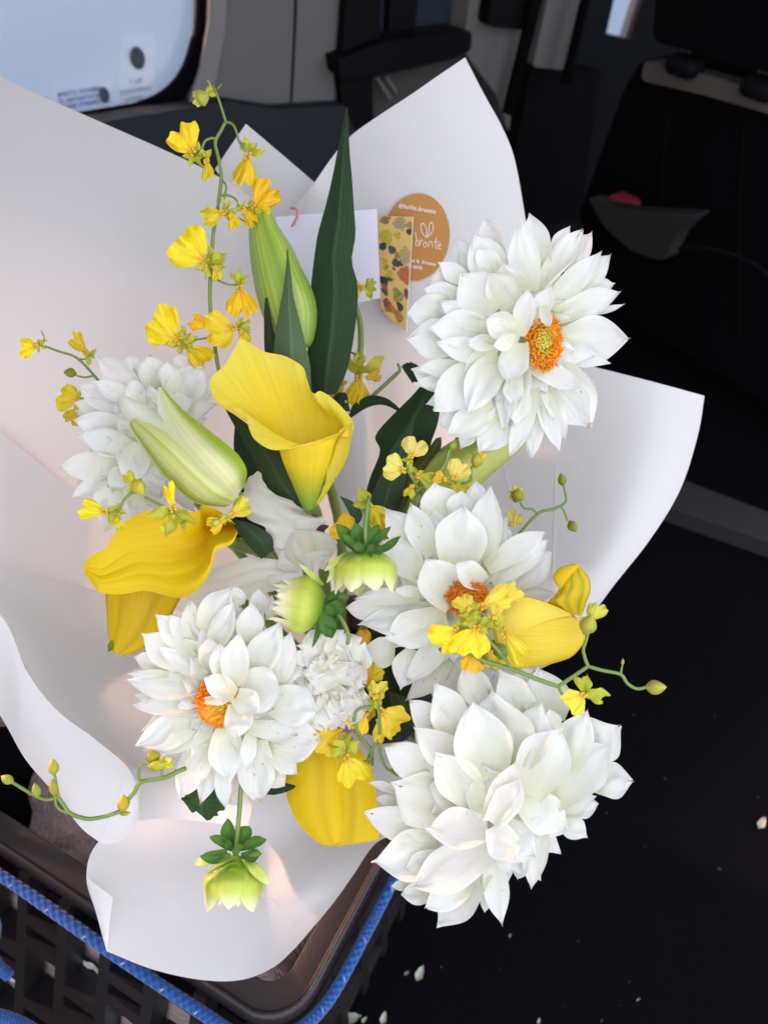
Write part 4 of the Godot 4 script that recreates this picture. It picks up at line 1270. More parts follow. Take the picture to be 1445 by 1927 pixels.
func stationery() -> void:
	# round sticker on the tall sheet
	var c := pick(783, 446, 0.002)
	var t := thing("round_sticker", "round orange-brown sticker with white lettering on the tall white sheet", "sticker", c)
	var pts := PackedVector3Array()
	var cols := PackedColorArray()
	for j in 9:
		for i in 49:
			var a := TAU * i / 48
			var f := maxf(j / 8.0, 0.01)
			pts.append(pick(783 + cos(a) * 63 * f - sin(a) * 4 * f, 446 + sin(a) * 82 * f, 0.0016))
			cols.append(Color(0.44, 0.19, 0.035))
	part("sticker_face", grid(pts, 49, 9, cols, true), mat(Color.WHITE, 0.5, {"vc": 1}), t)
	var ink := mat(lin(0.82, 0.76, 0.68), 0.6)
	# script name and two wings, drawn as strokes
	for s in [[781, 436, 783, 452, 781, 463], [781, 458, 784, 452, 788, 455, 787, 462, 782, 463], [790, 463, 791, 454, 793, 452, 796, 454], [799, 456, 796, 461, 799, 465, 803, 461, 801, 456, 799, 456],
			[806, 466, 807, 456, 811, 455, 813, 461, 814, 467], [820, 447, 819, 458, 820, 467, 823, 468], [815, 455, 825, 455], [824, 463, 829, 462, 827, 458, 824, 462, 826, 468, 831, 469],
			[802, 447, 794, 438, 792, 424, 797, 421, 802, 432, 802, 447], [803, 447, 807, 436, 807, 424, 812, 419, 815, 428, 811, 440, 803, 447]]:
		var path := []
		for k in range(0, s.size(), 2):
			path.append(pick(s[k], s[k + 1], 0.0020))
		part("script_stroke", tube_mesh(path, 0.00034, 0.00034, 24, 5), ink, t)
	var ex := (pick(800, 446, 0.002) - pick(766, 440, 0.002)).normalized()
	var ey := (pick(783, 420, 0.002) - pick(783, 470, 0.002))
	ey = (ey - ex * ey.dot(ex)).normalized()
	for q in [["@hello.bronte", 785, 393, 11.0], ["st R. Bronte", 797, 494, 9.0], ["7 4979", 782, 503, 9.0]]:
		var n := node_part("print", t)
		n.position = pick(q[1], q[2], 0.0024) - c
		letters(n, q[0], 0, 0, q[3] * 0.56 / FOC, ink, ex, ey, true)
	# lavender card
	var cc := P(632, 480, 0.562)
	var cd := thing("card", "pale lavender card tucked behind the dark green leaf", "card", cc)
	var f := PackedVector3Array()
	for q in [[520, 408, 0.545], [709, 393, 0.545], [716, 560, 0.572], [540, 600, 0.574]]:
		f.append(P(q[0], q[1], q[2]))
	part("card_face", slab(f, FW * 0.0012), M.card, cd)
	var tw := thing("pink_string", "thin pink string looped at the card's top left corner", "string", P(552, 395, 0.542))
	var sp := []
	for q in [[546, 392, 0.543], [556, 393, 0.540], [561, 401, 0.539], [556, 416, 0.541], [549, 427, 0.543]]:
		sp.append(P(q[0], q[1], q[2]))
	part("strand", tube_mesh(sp, 0.0009, 0.0009, 24, 7), mat(lin(0.62, 0.25, 0.22), 0.7), tw)
	# floral printed card with a slanted end
	var fc := P(742, 505, 0.566)
	var fp := thing("floral_card", "narrow card printed with yellow and orange flowers, slanted at its lower end", "card", fc)
	pts = PackedVector3Array()
	cols = PackedColorArray()
	for j in 21:
		var v := j / 20.0
		for i in 9:
			var u := i / 8.0
			var top := Vector2(710.5, 406).lerp(Vector2(777, 408), u)
			var bot := Vector2(717, 585).lerp(Vector2(764, 624), u)
			var p := top.lerp(bot, v)
			pts.append(P(p.x, p.y, back_depth(p.x, p.y) - 0.008))
			cols.append(Color.WHITE)
	part("card_face", grid(pts, 9, 21, cols), mat(Color.WHITE, 0.5, {"tex": floral()}), fp)
	pts = PackedVector3Array()
	cols = PackedColorArray()
	for j in 5:
		for i in 3:
			var p2 := Vector2(777, 408).lerp(Vector2(764, 624), j / 4.0)
			pts.append(P(p2.x + i * 0.6, p2.y, back_depth(p2.x, p2.y) - 0.008 + 0.0012 * i))
			cols.append(Color(0.8, 0.78, 0.75))
	part("card_edge", grid(pts, 3, 5, cols), mat(Color.WHITE, 0.6, {"vc": 1}), fp)

func floral() -> ImageTexture:
	# a flat print: loose yellow, orange and cream flowers over dark green and navy
	var im := Image.create(64, 192, false, Image.FORMAT_RGB8)
	im.fill(Color(0.80, 0.66, 0.38))
	var r := RandomNumberGenerator.new()
	r.seed = 12
	var dabs := [[14, 40, 15, 0.85, 0.75, 0.12], [36, 34, 8, 0.85, 0.75, 0.12], [10, 88, 9, 0.86, 0.76, 0.12], [22, 112, 12, 0.85, 0.74, 0.14], [54, 100, 17, 0.82, 0.45, 0.16], [52, 66, 15, 0.80, 0.70, 0.42], [40, 12, 14, 0.72, 0.66, 0.45], [58, 14, 7, 0.83, 0.5, 0.2],
		[26, 62, 9, 0.28, 0.32, 0.26], [34, 84, 9, 0.30, 0.24, 0.28], [8, 128, 12, 0.14, 0.2, 0.13], [10, 146, 9, 0.26, 0.30, 0.22], [40, 140, 14, 0.72, 0.62, 0.36], [46, 158, 9, 0.2, 0.22, 0.16], [18, 170, 14, 0.72, 0.36, 0.24], [44, 176, 12, 0.82, 0.5, 0.26], [30, 96, 4, 0.7, 0.2, 0.14], [6, 62, 7, 0.2, 0.24, 0.14], [12, 8, 9, 0.60, 0.46, 0.25], [60, 130, 8, 0.75, 0.62, 0.3]]
	for k in 22:
		var pick3: Array = dabs[r.randi() % dabs.size()]
		dabs.append([r.randi() % 64, r.randi() % 192, r.randi_range(3, 8), clampf(pick3[3] + r.randf_range(-0.2, 0.15), 0.05, 0.9), clampf(pick3[4] + r.randf_range(-0.2, 0.12), 0.05, 0.85), pick3[5] + r.randf_range(-0.05, 0.1)])
	for d in dabs:
		var ph := r.randf() * TAU
		for y in range(maxi(0, d[1] - d[2]), mini(192, d[1] + d[2])):
			for x in range(maxi(0, d[0] - d[2]), mini(64, d[0] + d[2])):
				var v := Vector2(x - d[0], y - d[1])
				var edge: float = d[2] * (0.86 + 0.10 * sin(v.angle() * 3.0 + ph) + 0.06 * sin(v.angle() * 7.0 + ph))
				if v.length() < edge:
					var k := 1.0 - 0.4 * absf(sin(v.length() * 0.55 + v.angle() * 1.5 + ph)) * (0.6 + 0.4 * r.randf())
					im.set_pixel(x, y, Color(d[3] * k, d[4] * k, d[5] * k))
	return ImageTexture.create_from_image(im)

# ---------- the flowers ----------
func dahlia_heads() -> void:
	# upper right, face on
	frame(740, 390, 3.141, 0.445, 700, 760, 0.05, 0.0)
	var a := dahlia("dahlia", "white dahlia at the upper right with its orange centre facing us", 700, 770, [
		[640, 330, 545, 75, 180, 5], [480, 380, 365, 185, 140, -25], [620, 430, 470, 160, 235, 22], [640, 420, 490, 245, 140, 35, 0.9], [800, 500, 748, 75, 195, 45], [880, 340, 800, 45, 185, 8],
		[930, 320, 1040, 115, 125, -25], [880, 490, 1112, 142, 190, 38], [990, 370, 1170, 150, 160, 5], [920, 590, 1224, 262, 190, 36], [1050, 490, 1285, 285, 170, 8], [1100, 520, 1305, 450, 130, -15],
		[950, 660, 1337, 500, 160, 24, 0.9], [1180, 630, 1370, 568, 44, -5, 1.2], [965, 800, 1378, 775, 310, 16, 0.35], [930, 930, 1165, 1300, 310, 8, 0.4], [800, 930, 1098, 1065, 135, 52, 0.9], [860, 1060, 980, 1442, 130, 0],
		[920, 1080, 1016, 1375, 130, 14], [830, 1150, 813, 1480, 130, -6], [830, 1060, 684, 1475, 125, 24, 1.0], [690, 1200, 505, 1450, 210, 4], [600, 1190, 325, 1350, 190, 14], [480, 1280, 395, 1430, 110, -18],
		[420, 1220, 275, 1290, 150, -18], [490, 950, 243, 1195, 240, 26, 0.5], [625, 880, 435, 1222, 215, 56, 0.8], [430, 950, 135, 960, 115, 16, 0.9], [420, 1040, 130, 1045, 100, 4, 0.9], [300, 1060, 104, 960, 150, -12],
		[330, 1120, 192, 1165, 90, -28], [610, 880, 243, 800, 150, 58, 0.7], [600, 760, 215, 715, 230, 44, 0.8], [380, 800, 78, 780, 240, 12, 0.6], [570, 710, 275, 560, 140, 44, 0.8], [430, 560, 183, 480, 155, 22],
		[340, 600, 82, 635, 220, -6, 0.6], [430, 440, 260, 330, 125, 14, 0.9], [360, 430, 205, 455, 125, -8], [610, 610, 395, 395, 260, 62, 0.6], [730, 600, 552, 388, 200, 80, 0.9], [720, 500, 650, 335, 200, 88, 1.3],
		[740, 760, 800, 490, 130, 104, 1.0], [800, 690, 945, 462, 130, 92, 0.8], [730, 740, 545, 650, 170, 112, 0.9], [730, 770, 588, 815, 110, 116, 1.0], [740, 800, 685, 1030, 180, 104, 0.7], [620, 800, 420, 805, 105, 66, 1.0],
		[650, 960, 652, 1325, 125, 32, 0.9], [730, 980, 695, 1175, 125, 54, 0.8], [740, 1050, 725, 1300, 160, 22], [880, 580, 918, 700, 75, 112, 1.5]],
		[[19, 0.2, 0.92, -24.0, 170], [19, 0.5, 0.80, -10.0, 190], [16, 0.1, 0.60, 8.0, 180]], 1.6, {"rr": 640.0, "rl": 590.0, "ru": 660.0, "rd": 660.0})
	florets(a, 888, 790, 104, 176, 50, 420, (Q(930, 790, 130) - Q(885, 790, 0)).normalized(), Color(0.86, 0.27, 0.006), Color(0.62, 0.46, 0.05))
	# left, turned away
	frame(90, 640, 3.705, 0.475, 700, 700, 0.0, 0.0)
	dahlia("dahlia", "pinkish-white dahlia at the left edge half hidden behind the pale lily bud", 690, 700, [
		[610, 340, 345, 110, 225, 14, 0.7, "blush"], [640, 280, 560, 105, 120, -18], [760, 340, 710, 98, 200, -8], [850, 390, 835, 155, 200, 4], [930, 240, 925, 82, 120, -8], [870, 430, 1088, 193, 260, 12], [1000, 420, 1145, 265, 190, -8],
		[900, 490, 1178, 450, 175, 2], [860, 480, 1005, 415, 160, 24, 1.2], [660, 480, 585, 265, 170, 34, 1.1], [720, 450, 695, 305, 140, 34], [590, 430, 325, 298, 150, 24, 0.9], [530, 490, 218, 322, 180, 2, 0.6, "blush"],
		[550, 530, 186, 440, 150, -6, 0.7, "blush"], [610, 610, 186, 562, 205, 22, 0.8], [610, 750, 208, 655, 225, 24, 0.8], [490, 860, 86, 888, 220, 2, 0.8], [660, 730, 560, 1000, 220, 44, 1.0], [570, 900, 420, 1025, 160, 24],
		[450, 960, 175, 1102, 130, -8, 0.9], [240, 940, 236, 1050, 60, -18, 0.8, "blush"], [530, 1000, 300, 1160, 200, -8], [650, 1080, 590, 1262, 180, 14], [490, 1100, 400, 1335, 210, -18, 0.6, "blush"], [650, 770, 810, 1060, 190, 34],
		[730, 830, 825, 990, 120, 40, 1.1], [850, 1000, 1025, 1195, 150, 4], [730, 1050, 800, 1190, 170, -8]],
		[[18, 0.3, 0.92, -24.0, 200], [16, 0.1, 0.74, -10.0, 200], [12, 0.6, 0.52, 8.0, 190]], 2.3, {"rr": 480.0, "rl": 560.0, "ru": 540.0, "rd": 560.0, "cups": 0.8})
	# centre right, cup shaped, its centre partly covered
	frame(640, 880, 3.0104, 0.435, 640, 720, 0.0, 0.05)
	var c := dahlia("dahlia", "cup-shaped white dahlia right of centre with reddish-orange middle behind orchids", 660, 720, [
		[640, 560, 700, 226, 320, 46, 1.0], [530, 500, 400, 203, 175, 22, 0.7], [430, 450, 250, 228, 190, 0, 0.6], [810, 530, 852, 112, 215, 22, 0.8], [560, 280, 535, 92, 240, -22, 0.5], [670, 300, 690, 135, 150, -8, 0.6], [780, 300, 770, 80, 160, -12, 0.6],
		[910, 470, 955, 340, 90, -20], [830, 570, 1158, 373, 150, 24, 0.8], [850, 640, 1170, 415, 175, 12, 0.6], [960, 660, 1192, 480, 200, -20, 0.4], [640, 770, 480, 515, 265, 84, 0.9], [800, 660, 655, 545, 175, 94, 1.1], [440, 600, 245, 420, 205, 24, 0.6],
		[450, 740, 88, 742, 110, 34, 0.9], [450, 700, 300, 690, 70, 24], [580, 840, 108, 890, 220, 24, 0.9], [600, 840, 252, 962, 235, 44, 0.9], [590, 950, 378, 1212, 155, 24, 0.7], [420, 1030, 345, 1256, 190, 12, 0.7], [310, 1050, 118, 1035, 185, -20, 0.5],
		[610, 1080, 370, 1318, 150, -20, 0.5, "ivory"], [640, 1080, 530, 1320, 250, -30, 0.4, "ivory"], [260, 800, 36, 792, 125, 0, 0.6], [900, 750, 1212, 705, 135, -10, 0.5, "ivory"]],
		[[15, 0.2, 0.88, -26.0, 220], [13, 0.5, 0.68, -12.0, 220]], 1.8, {"rr": 520.0, "rl": 560.0, "ru": 620.0, "rd": 560.0, "cups": 0.8})
	florets(c, 728, 742, 118, 100, 84, 420, (Q(780, 660, 120) - Q(735, 720, 0)).normalized(), Color(0.72, 0.19, 0.006), Color(0.62, 0.22, 0.01))
	# lower left, face on
	frame(220, 1080, 3.0104, 0.425, 620, 700, 0.0, 0.0)
	var d := dahlia("dahlia", "white dahlia at the lower left with a crescent of orange centre showing", 630, 690, [
		[470, 640, 58, 602, 160, 26, 0.6], [300, 570, 52, 574, 60, 14, 0.9], [500, 590, 236, 415, 115, 36, 0.9], [440, 520, 148, 338, 190, 12], [270, 510, 103, 470, 120, -18], [430, 440, 223, 234, 155, 12], [410, 380, 298, 235, 105, 2], [440, 350, 420, 142, 130, -8],
		[500, 330, 645, 80, 190, 12, 0.7], [550, 420, 665, 158, 145, 32, 0.9], [700, 180, 660, 73, 90, -8], [640, 340, 684, 150, 70, 12], [740, 390, 768, 160, 160, 24, 0.9], [800, 220, 800, 86, 115, -18], [860, 260, 880, 118, 60, -28], [775, 570, 925, 275, 195, 34, 0.8],
		[900, 640, 985, 325, 135, 12], [510, 510, 525, 362, 135, 44, 0.9], [645, 620, 590, 405, 165, 84, 0.8], [675, 640, 690, 330, 165, 92, 1.2], [670, 690, 488, 590, 135, 114, 0.8], [690, 650, 938, 680, 265, 72, 0.9], [680, 690, 815, 775, 150, 114, 1.0],
		[690, 740, 680, 932, 165, 102, 0.7], [860, 710, 1138, 788, 230, 24, 0.6], [750, 870, 1028, 915, 120, 54, 0.9], [860, 950, 1155, 935, 240, 0, 0.4], [850, 980, 1016, 1136, 125, 12], [790, 940, 800, 1298, 225, 24, 0.7], [620, 870, 640, 1192, 200, 62, 0.8],
		[760, 900, 742, 1122, 95, 52], [600, 1020, 615, 1326, 95, 2], [560, 1000, 468, 1302, 135, 14], [510, 930, 362, 1265, 200, 2], [540, 870, 150, 1002, 175, 24, 0.6], [450, 810, 118, 972, 200, 12, 0.5], [450, 740, 90, 745, 115, 2, 0.7], [220, 705, 100, 690, 62, -8],
		[870, 1120, 950, 1202, 130, -20], [650, 1240, 690, 1312, 110, -20], [500, 716, 640, 716, 62, 116, 1.5]],
		[[18, 0.2, 0.90, -24.0, 190], [18, 0.5, 0.74, -10.0, 190], [12, 0.2, 0.52, 8.0, 180]], 1.6, {"rr": 530.0, "rl": 560.0, "ru": 600.0, "rd": 590.0})
	florets(d, 585, 725, 140, 140, 46, 420, (Q(560, 740, 130) - Q(585, 725, 0)).normalized(), Color(0.90, 0.26, 0.004), Color(0.80, 0.40, 0.02))
	# lower right, the largest, nothing of its centre showing
	frame(670, 1230, 2.676, 0.415, 640, 720, 0.0, 0.0)
	dahlia("dahlia", "largest white dahlia at the lower right hanging over the black floor", 650, 720, [
		[690, 620, 600, 255, 325, 64, 1.0], [760, 550, 690, 185, 350, 34, 0.7], [520, 410, 400, 155, 205, 14], [650, 240, 543, 62, 180, -8, 0.5, "ivory"], [830, 320, 718, 82, 195, 4], [980, 350, 915, 68, 245, -18, 0.5], [830, 200, 850, 58, 150, -28, 0.5, "ivory"], [480, 400, 272, 235, 165, 2],
		[620, 610, 298, 380, 205, 34, 0.8], [410, 610, 148, 468, 195, 12, 0.7], [600, 770, 402, 492, 235, 64, 0.9], [450, 800, 178, 650, 285, 24, 0.6, "ivory"], [380, 910, 46, 800, 175, 12, 0.7], [210, 700, 62, 650, 52, -8, 0.9], [200, 750, 96, 728, 52, -8], [410, 980, 83, 1045, 255, 14, 0.7],
		[660, 880, 350, 880, 215, 74, 0.9, "blush"], [690, 930, 292, 1176, 235, 54, 0.8, "blush"], [410, 1020, 248, 1090, 125, 30, 0.8, "blush"], [570, 1130, 348, 1274, 155, 14], [640, 1070, 412, 1372, 260, 2, 0.6], [400, 1190, 230, 1212, 115, -8], [270, 1160, 178, 1172, 55, -18],
		[690, 990, 738, 1374, 135, 24, 0.6], [660, 1180, 648, 1302, 62, 2], [700, 960, 775, 1105, 72, 32], [940, 850, 880, 1184, 135, 2, 0.6, "ivory"], [850, 1040, 815, 1137, 112, -8], [665, 830, 800, 552, 165, 104, 0.9], [680, 850, 822, 632, 155, 114, 0.8, "blush"],
		[690, 870, 800, 1045, 185, 94, 0.7, "blush"], [720, 880, 905, 1035, 210, 62, 0.6], [830, 550, 930, 258, 235, 44, 0.8], [870, 710, 1040, 375, 275, 64, 0.8], [1000, 430, 978, 282, 92, 48, 0.7], [1050, 570, 1162, 285, 205, 24, 0.7], [1140, 470, 1326, 365, 265, 2, 0.5],
		[980, 730, 1282, 455, 265, 34, 0.6], [1190, 640, 1390, 646, 185, 2, 0.5], [970, 760, 1205, 718, 135, 18, 0.8], [1030, 790, 1218, 760, 145, 2], [1030, 820, 1160, 924, 125, -8], [830, 720, 1062, 888, 210, 44, 0.5], [680, 780, 560, 640, 230, 20, 0.5], [700, 740, 640, 560, 220, 30, 0.6], [800, 300, 790, 120, 220, -14, 0.4], [560, 330, 640, 150, 220, -16, 0.4], [720, 400, 695, 90, 260, -22, 0.4], [760, 400, 770, 110, 240, -26, 0.4]],
		[[17, 0.2, 0.84, -22.0, 220], [15, 0.5, 0.70, -8.0, 220], [12, 0.1, 0.54, 10.0, 210]], 2.0, {"rr": 620.0, "rl": 560.0, "ru": 620.0, "rd": 570.0, "cups": 0.95, "stem": [660.0, 1290.0, 0.72]})
	# small ruffled white flower in the middle
	frame(500, 1180, 4.6, 0.430, 560, 450, 0.0, 0.0)
	dahlia("dahlia", "small ruffled white dahlia seen from the side between the two big lower heads", 560, 480, [
		[560, 250, 300, 170, 280, 24, 0.5], [560, 280, 695, 55, 180, 36, 1.0], [620, 290, 240, 285, 95, 56, 0.5], [710, 310, 335, 392, 115, 58, 0.6], [720, 400, 348, 542, 125, 60, 0.6], [590, 200, 772, 480, 190, 46, 1.0], [680, 320, 835, 140, 280, 6, 0.5],
		[700, 420, 845, 500, 220, 8, 0.6], [560, 520, 640, 770, 270, 36, 0.7], [690, 470, 775, 765, 150, 46, 1.0], [680, 560, 720, 848, 260, 16, 0.6], [500, 600, 520, 885, 240, 6, 0.6], [340, 420, 262, 525, 135, 14], [310, 320, 240, 405, 145, 24], [410, 480, 470, 710, 145, 48, 0.8],
		[770, 560, 825, 725, 185, 2], [560, 420, 400, 300, 150, 42]],
		[[16, 0.3, 0.95, -22.0, 280], [14, 0.2, 0.76, -4.0, 260], [10, 0.5, 0.5, 14.0, 240]], 1.3, {"rr": 300.0, "rl": 320.0, "ru": 420.0, "rd": 410.0, "tone": "ivory", "wide": 1.25, "blunt": 0.45, "late": 0.17, "ruffle": 0.2})

func lily_flower() -> void:
	# an open white lily behind the calla, wavy petals and one dark anther
	frame(430, 870, 4.25, 0.474, 500, 700, 0.0, 0.0)
	var t := thing("white_lily", "open white lily with wavy petal edges below the tall yellow calla", "lily", Q(560, 760, -40))
	var col := func(s, tt): return tone("lily", s, tt)
	blade("petal", t, [[560, 760, 640, 800, -30], [370, 690, 700, 640, 0], [300, 560, 780, 440, 24], [150, 420, 690, 440, 34], [132, 300, 540, 330, 38], [120, 210, 370, 250, 40], [170, 120, 290, 170, 36], [235, 70, 262, 84, 24]], 0.10, 0.14, col, M.petal, 25, 61, 0.11)
	blade("petal", t, [[520, 800, 560, 900, -20], [330, 770, 420, 940, -4], [140, 760, 280, 960, 4], [-60, 830, 60, 1040, 4], [-290, 880, -180, 1080, -6], [-480, 1010, -420, 1120, -20], [-520, 1130, -500, 1150, -26]], 0.25, 0.0, col, M.petal, 15, 31, 0.04)
	blade("petal", t, [[520, 880, 540, 980, -6], [260, 850, 400, 1020, 8], [60, 910, 180, 1080, 10], [-140, 1010, 0, 1180, 6], [-330, 1080, -240, 1200, -4], [-420, 1170, -400, 1190, -12]], 0.25, 0.0, col, M.petal, 15, 31, 0.04)
	var cream := func(s, tt): return tone("cream", s, tt)
	blade("petal", t, [[600, 800, 760, 860, 20], [520, 720, 860, 700, 44], [510, 620, 850, 610, 60], [500, 540, 760, 560, 66], [498, 525, 560, 545, 62]], 0.2, 0.0, cream, M.petal, 15, 21, 0.08)
	blade("petal", t, [[600, 860, 640, 800, 40], [470, 800, 610, 720, 56], [450, 690, 560, 640, 66], [500, 560, 545, 570, 70]], 0.4, 0.0, cream, M.petal, 13, 21, 0.05)
	blade("petal", t, [[560, 880, 640, 840, 30], [400, 850, 560, 780, 40], [395, 790, 480, 730, 44], [415, 710, 450, 700, 44]], 0.3, 0.0, col, M.petal, 13, 17, 0.08)
	blade("petal", t, [[520, 960, 600, 880, 26], [340, 1010, 480, 890, 34], [300, 940, 400, 890, 36], [296, 920, 320, 905, 34]], 0.3, 0.0, col, M.petal, 13, 17, 0.08)
	blade("petal", t, [[640, 880, 720, 860, 50], [590, 780, 740, 790, 58], [620, 720, 800, 740, 62], [720, 700, 810, 710, 60]], 0.3, 0.0, col, M.petal, 13, 17, 0.10)
	ovoid("anther", t, Q(700, 540, 60), Q(806, 508, 66), 26 * zu, Color(0.10, 0.012, 0.035), Color(0.14, 0.02, 0.05), M.onc)
	tube("filament", t, [Q(755, 525, 58), Q(740, 620, 40), Q(660, 760, 0)], 4 * zu, 6 * zu, M.stem)
	tube("stem", t, [Q(560, 780, -160), Q(640, 900, -300), P(630, 1260, 0.73)], 0.003, 0.0035, M.stem)

func lily_buds() -> void:
	# upright green bud with its leaf
	frame(430, 360, 4.983, 0.484, 0, 0, 0, 0)
	var u := thing("lily_bud", "tall closed green lily bud standing upright beside the dark leaf", "lily bud", Q(590, 1450, 0), "lily buds in the bouquet")
	var gcol := func(a, t):
		var g: float = pow(0.5 + 0.5 * cos(3.0 * a - 4.9), 5.0)
		var c := Color(0.42, 0.52, 0.09).lerp(Color(0.17, 0.30, 0.03), g * 0.8)
		c = c.lerp(Color(0.16, 0.28, 0.03), 0.6 * pow(0.5 + 0.5 * sin(a * 26.0), 3.0))
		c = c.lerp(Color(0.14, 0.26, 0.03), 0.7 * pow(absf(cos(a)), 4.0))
		return c.lerp(Color(0.10, 0.20, 0.03), smoothstep(0.93, 1.0, t) + 0.3 * smoothstep(0.25, 0.0, t))
	pod("bud_body", u, [[560, 1480, 640, 1470], [430, 1370, 780, 1440], [330, 1180, 832, 1180], [265, 960, 800, 960], [225, 740, 700, 740], [200, 520, 595, 520], [196, 340, 478, 340], [230, 180, 390, 180], [268, 90, 335, 95], [290, 72, 318, 74]], 0.85, gcol, M.bud, 3, 0.055, -4.9, 49, 33)
	for q in [[[268, 100, 262, 66]], [[322, 104, 318, 68]]]:
		ovoid("tip", u, Q(q[0][0], q[0][1], 6), Q(q[0][2], q[0][3], 6), 16 * zu, Color(0.07, 0.15, 0.03), Color(0.04, 0.09, 0.02), M.bud)
	tube("stem", u, [Q(600, 1450, 0), Q(640, 1900, -60), P(640, 1000, 0.6), P(640, 1270, 0.74)], 0.0035, 0.0038, M.stem)
	# tilted, opening bud
	frame(90, 640, 3.705, 0.436, 0, 0, 0, 0)
	var o := thing("lily_bud", "pale opening lily bud with green ribs leaning to the left", "lily bud", Q(1340, 1080, 0), "lily buds in the bouquet")
	var lcol := func(s, t):
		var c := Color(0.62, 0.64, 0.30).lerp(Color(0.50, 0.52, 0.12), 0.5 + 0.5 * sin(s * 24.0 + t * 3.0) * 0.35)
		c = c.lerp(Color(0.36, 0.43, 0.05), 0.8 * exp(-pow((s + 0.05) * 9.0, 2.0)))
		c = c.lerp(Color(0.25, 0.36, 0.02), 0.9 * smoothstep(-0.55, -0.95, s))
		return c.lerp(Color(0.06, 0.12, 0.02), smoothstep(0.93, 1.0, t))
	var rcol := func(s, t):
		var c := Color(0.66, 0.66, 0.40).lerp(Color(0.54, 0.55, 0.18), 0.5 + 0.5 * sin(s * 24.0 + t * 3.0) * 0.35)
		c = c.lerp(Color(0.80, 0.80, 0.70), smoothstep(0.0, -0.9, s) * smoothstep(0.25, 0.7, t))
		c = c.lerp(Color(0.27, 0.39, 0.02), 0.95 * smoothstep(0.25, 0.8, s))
		return c.lerp(Color(0.05, 0.11, 0.02), smoothstep(0.94, 1.0, t))
	var wcol := func(_s, t): return Color(0.66, 0.70, 0.40).lerp(Color(0.83, 0.83, 0.74), smoothstep(0.3, 0.75, t))
	blade("inner_petal", o, [[1250, 1140, 1380, 1010, -60], [900, 1000, 1330, 800, -40], [690, 720, 1000, 560, -10], [560, 560, 760, 480, 0], [505, 470, 640, 430, 4], [497, 392, 545, 388, 6]], 0.75, 0.0, wcol, M.petal, 21, 31, 0.02)
	blade("inner_petal", o, [[1250, 1140, 1300, 1100, -20], [860, 900, 1100, 700, 20], [700, 640, 900, 560, 24], [610, 530, 770, 500, 20], [632, 505, 660, 490, 16]], 0.5, 0.0, wcol, M.petal, 17, 31)
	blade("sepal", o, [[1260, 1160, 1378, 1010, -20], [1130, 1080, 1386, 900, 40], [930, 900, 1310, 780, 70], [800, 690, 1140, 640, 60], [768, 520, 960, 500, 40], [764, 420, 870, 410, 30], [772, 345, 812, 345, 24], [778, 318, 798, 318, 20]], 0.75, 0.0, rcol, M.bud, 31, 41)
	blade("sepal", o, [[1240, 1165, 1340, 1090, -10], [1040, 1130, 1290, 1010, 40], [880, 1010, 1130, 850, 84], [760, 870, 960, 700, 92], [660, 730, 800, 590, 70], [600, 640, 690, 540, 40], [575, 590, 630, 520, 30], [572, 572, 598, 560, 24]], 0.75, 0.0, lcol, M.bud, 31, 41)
	blade("sepal", o, [[1240, 1165, 1320, 1120, -30], [1040, 1140, 1200, 1080, -10], [860, 1010, 1010, 1000, 0], [740, 870, 860, 860, 6], [640, 730, 760, 730, 6], [590, 640, 640, 640, 10], [570, 580, 596, 580, 14]], 0.5, 0.0, func(s, t): return Color(0.80, 0.76, 0.55).lerp(Color(0.5, 0.55, 0.15), 0.5 * (1.0 - t)), M.petal, 17, 31)
	tube("stem", o, [Q(1280, 1060, -20), Q(1330, 1100, -400), P(480, 980, 0.6), P(620, 1260, 0.73)], 0.0035, 0.0038, M.stem)
	# the third, lying under the right-hand dahlia
	frame(680, 760, 4.817, 0.485, 0, 0, 0, 0)
	var r := thing("lily_bud", "yellow-green lily bud lying under the upper right dahlia", "lily bud", Q(520, 780, 0), "lily buds in the bouquet")
	var ycol := func(a, t):
		var g: float = pow(0.5 + 0.5 * cos(3.0 * a - 3.6), 6.0)
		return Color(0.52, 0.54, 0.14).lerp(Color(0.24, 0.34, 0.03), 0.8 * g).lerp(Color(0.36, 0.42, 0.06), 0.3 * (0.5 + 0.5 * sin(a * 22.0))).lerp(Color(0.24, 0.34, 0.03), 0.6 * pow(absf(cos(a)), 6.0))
	pod("bud_body", r, [[480, 820, 540, 880], [520, 640, 690, 900], [640, 460, 900, 860], [820, 330, 1080, 715], [1060, 270, 1260, 560], [1300, 250, 1430, 420], [1480, 270, 1520, 320]], 0.8, ycol, M.bud, 3, 0.05, -3.6, 41, 27)
	tube("stem", r, [Q(520, 830, 0), Q(380, 1100, -100), P(650, 1270, 0.73)], 0.0035, 0.0038, M.stem)

